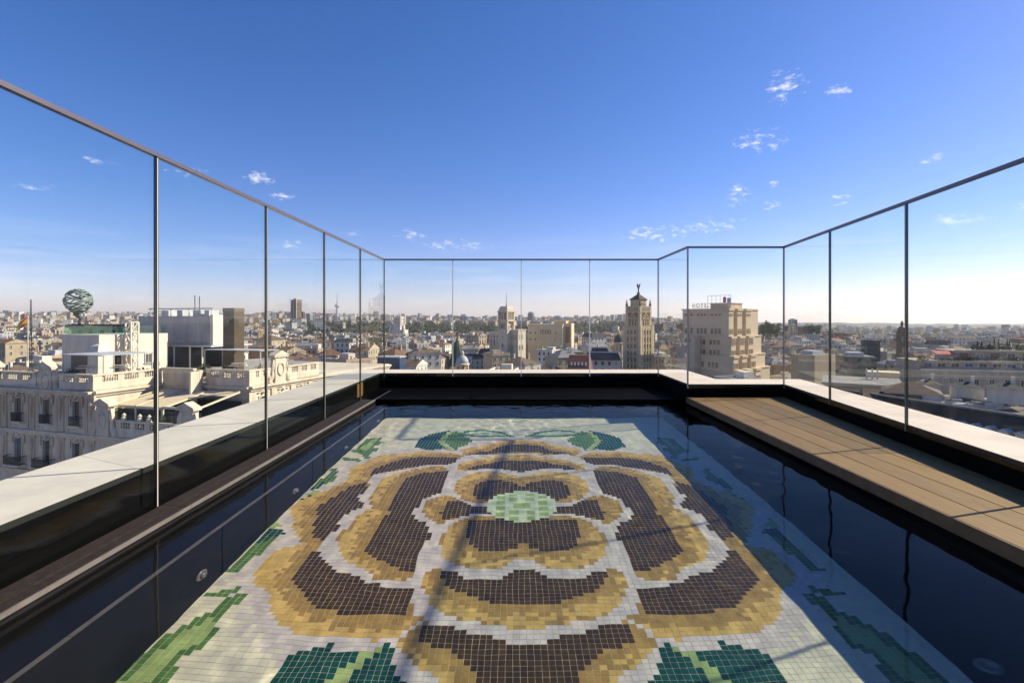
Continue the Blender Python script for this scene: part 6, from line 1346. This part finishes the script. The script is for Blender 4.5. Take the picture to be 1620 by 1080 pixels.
# everything smaller than those: one mass
c = CB(); mats_ = FM + RM + [M['plaster'], M['metalbox'], M['chim'], hazep]
for (_, px, xx, yy, g_, w_, d_, h, top) in far_c:
    wi, kind, ri = pick(px, yy); rz = rg.choice((-.29, -.4, .4, .55, -.7)); n0 = len(c.v)
    if yy > 2500 and h > 32: wi = 8 + 7 + 3; kind = 'flat'
    c.ring([(-w_ / 2, -d_ / 2), (w_ / 2, -d_ / 2), (w_ / 2, d_ / 2), (-w_ / 2, d_ / 2)], -4, h, wi); roof_geo(c, kind if kind != 'mansard' else 'hip', w_, d_, h, 8 + ri, wi)
    for q in range(2 if yy < 1100 else 1):
        sx, sy = rg.uniform(-.4, .4) * w_, rg.uniform(-.4, .4) * d_; s = rg.uniform(.5, 2.2); c.blk(sx - s, sx + s, sy - s * .7, sy + s * .7, h, h + rg.uniform(1.5, 3.6), 15 + rg.choice((0, 0, 1, 2)))
    ca, sa = math.cos(rz), math.sin(rz)
    for k in range(n0, len(c.v)):
        vx, vy, vz = c.v[k]; c.v[k] = (xx + vx * ca - vy * sa, yy + vx * sa + vy * ca, g_ + vz)
tag(c.cbuild('distant_city', mats_), kind='stuff')

# ---- woods and street trees --------------------------------------------------------
wd = MB(); rt = random.Random(17)
for i in range(1000):
    px = rt.uniform(470, 1090); yy = rt.uniform(880, 1520)
    if px > 985 and yy < 1150: continue
    x = wx(px, yy); g_ = ground(x, yy); r_ = rt.uniform(5, 8.5); hh = min(rt.uniform(12, 20), wzp(rt.uniform(501.5, 509), yy) - g_)
    mi = rt.choice(((0, 0, 1), (0, 1), (0, 1, 2), (0, 0, 0)))
    foliage(wd, (x, yy, g_ + hh * .62), r_, hh * .42, 46, 2.0, rt, mi)
tag(wd.build('park_woods', LEAF), kind='stuff')
wd = MB()
for i in range(240):
    px = rt.uniform(1190, 1330); yy = rt.uniform(850, 1500); x = wx(px, yy); g_ = ground(x, yy); foliage(wd, (x, yy, g_ + 18), rt.uniform(5, 9), 9, 40, 2.0, rt, (0, 0, 1))
tag(wd.build('valley_woods', LEAF), kind='stuff')
tl = ['leftmost', 'second', 'third', 'fourth', 'fifth', 'sixth', 'seventh', 'eighth', 'ninth', 'tenth', 'eleventh', 'twelfth', 'thirteenth', 'rightmost']
pxs = sorted(rt.uniform(503, 604) for _ in range(14))
for i, px in enumerate(pxs):
    yy = rt.uniform(408, 462); x = wx(px, yy); h_ = rt.uniform(13, 19)
    tree('street_tree', f"green roundish tree among the roofs below the television tower, {tl[i]} of the row", 'tree', x, yy, wzp(555, yy) - 6, h_, rt.uniform(3.6, 5.4), 'trees below the television tower', 100 + i, 520, .7, rt.choice(((0, 1), (0, 1, 2))))
pxs = sorted([rt.uniform(1192, 1240) for _ in range(8)])
for i, px in enumerate(pxs):
    yy = rt.uniform(520, 600); x = wx(px, yy); tree('street_tree', f"dark tree beyond the roofs right of the hotel, {(tl[:7] + ['rightmost'])[i]} of the clump", 'tree', x, yy, wzp(530, yy) - 3, rt.uniform(12, 19), rt.uniform(3.5, 6), 'dark trees right of the hotel', 140 + i, 620, .8, (0, 0, 1))
for i, px in enumerate((1279, 1285, 1292)):
    yy = 640; x = wx(px, yy); tree('street_tree', ['left dark pine in front of the brick clump', 'middle dark pine in front of the brick clump', 'right dark pine in front of the brick clump'][i], 'tree', x, yy, wzp(536, yy), 19, 6, 'dark pines by the brick clump', 170 + i, 600, .9, (0, 0))

# ---- the air over the city
hz = MB(); hz.box(-15500, 15500, -400, 14200, ZC - 330, ZC + 150)
M['haze'] = bpy.data.materials.new('haze_air'); M['haze'].use_nodes = True; nt = M['haze'].node_tree; nt.nodes.clear()
pv = nt.nodes.new('ShaderNodeVolumePrincipled'); pv.inputs['Color'].default_value = (.93, .95, 1, 1); pv.inputs['Density'].default_value = 7e-5; pv.inputs['Anisotropy'].default_value = .35
o_ = nt.nodes.new('ShaderNodeOutputMaterial'); nt.links.new(pv.outputs[0], o_.inputs['Volume'])
hzo = tag(hz.build('haze', M['haze']), kind='stuff'); hzo.display_type = 'WIRE'
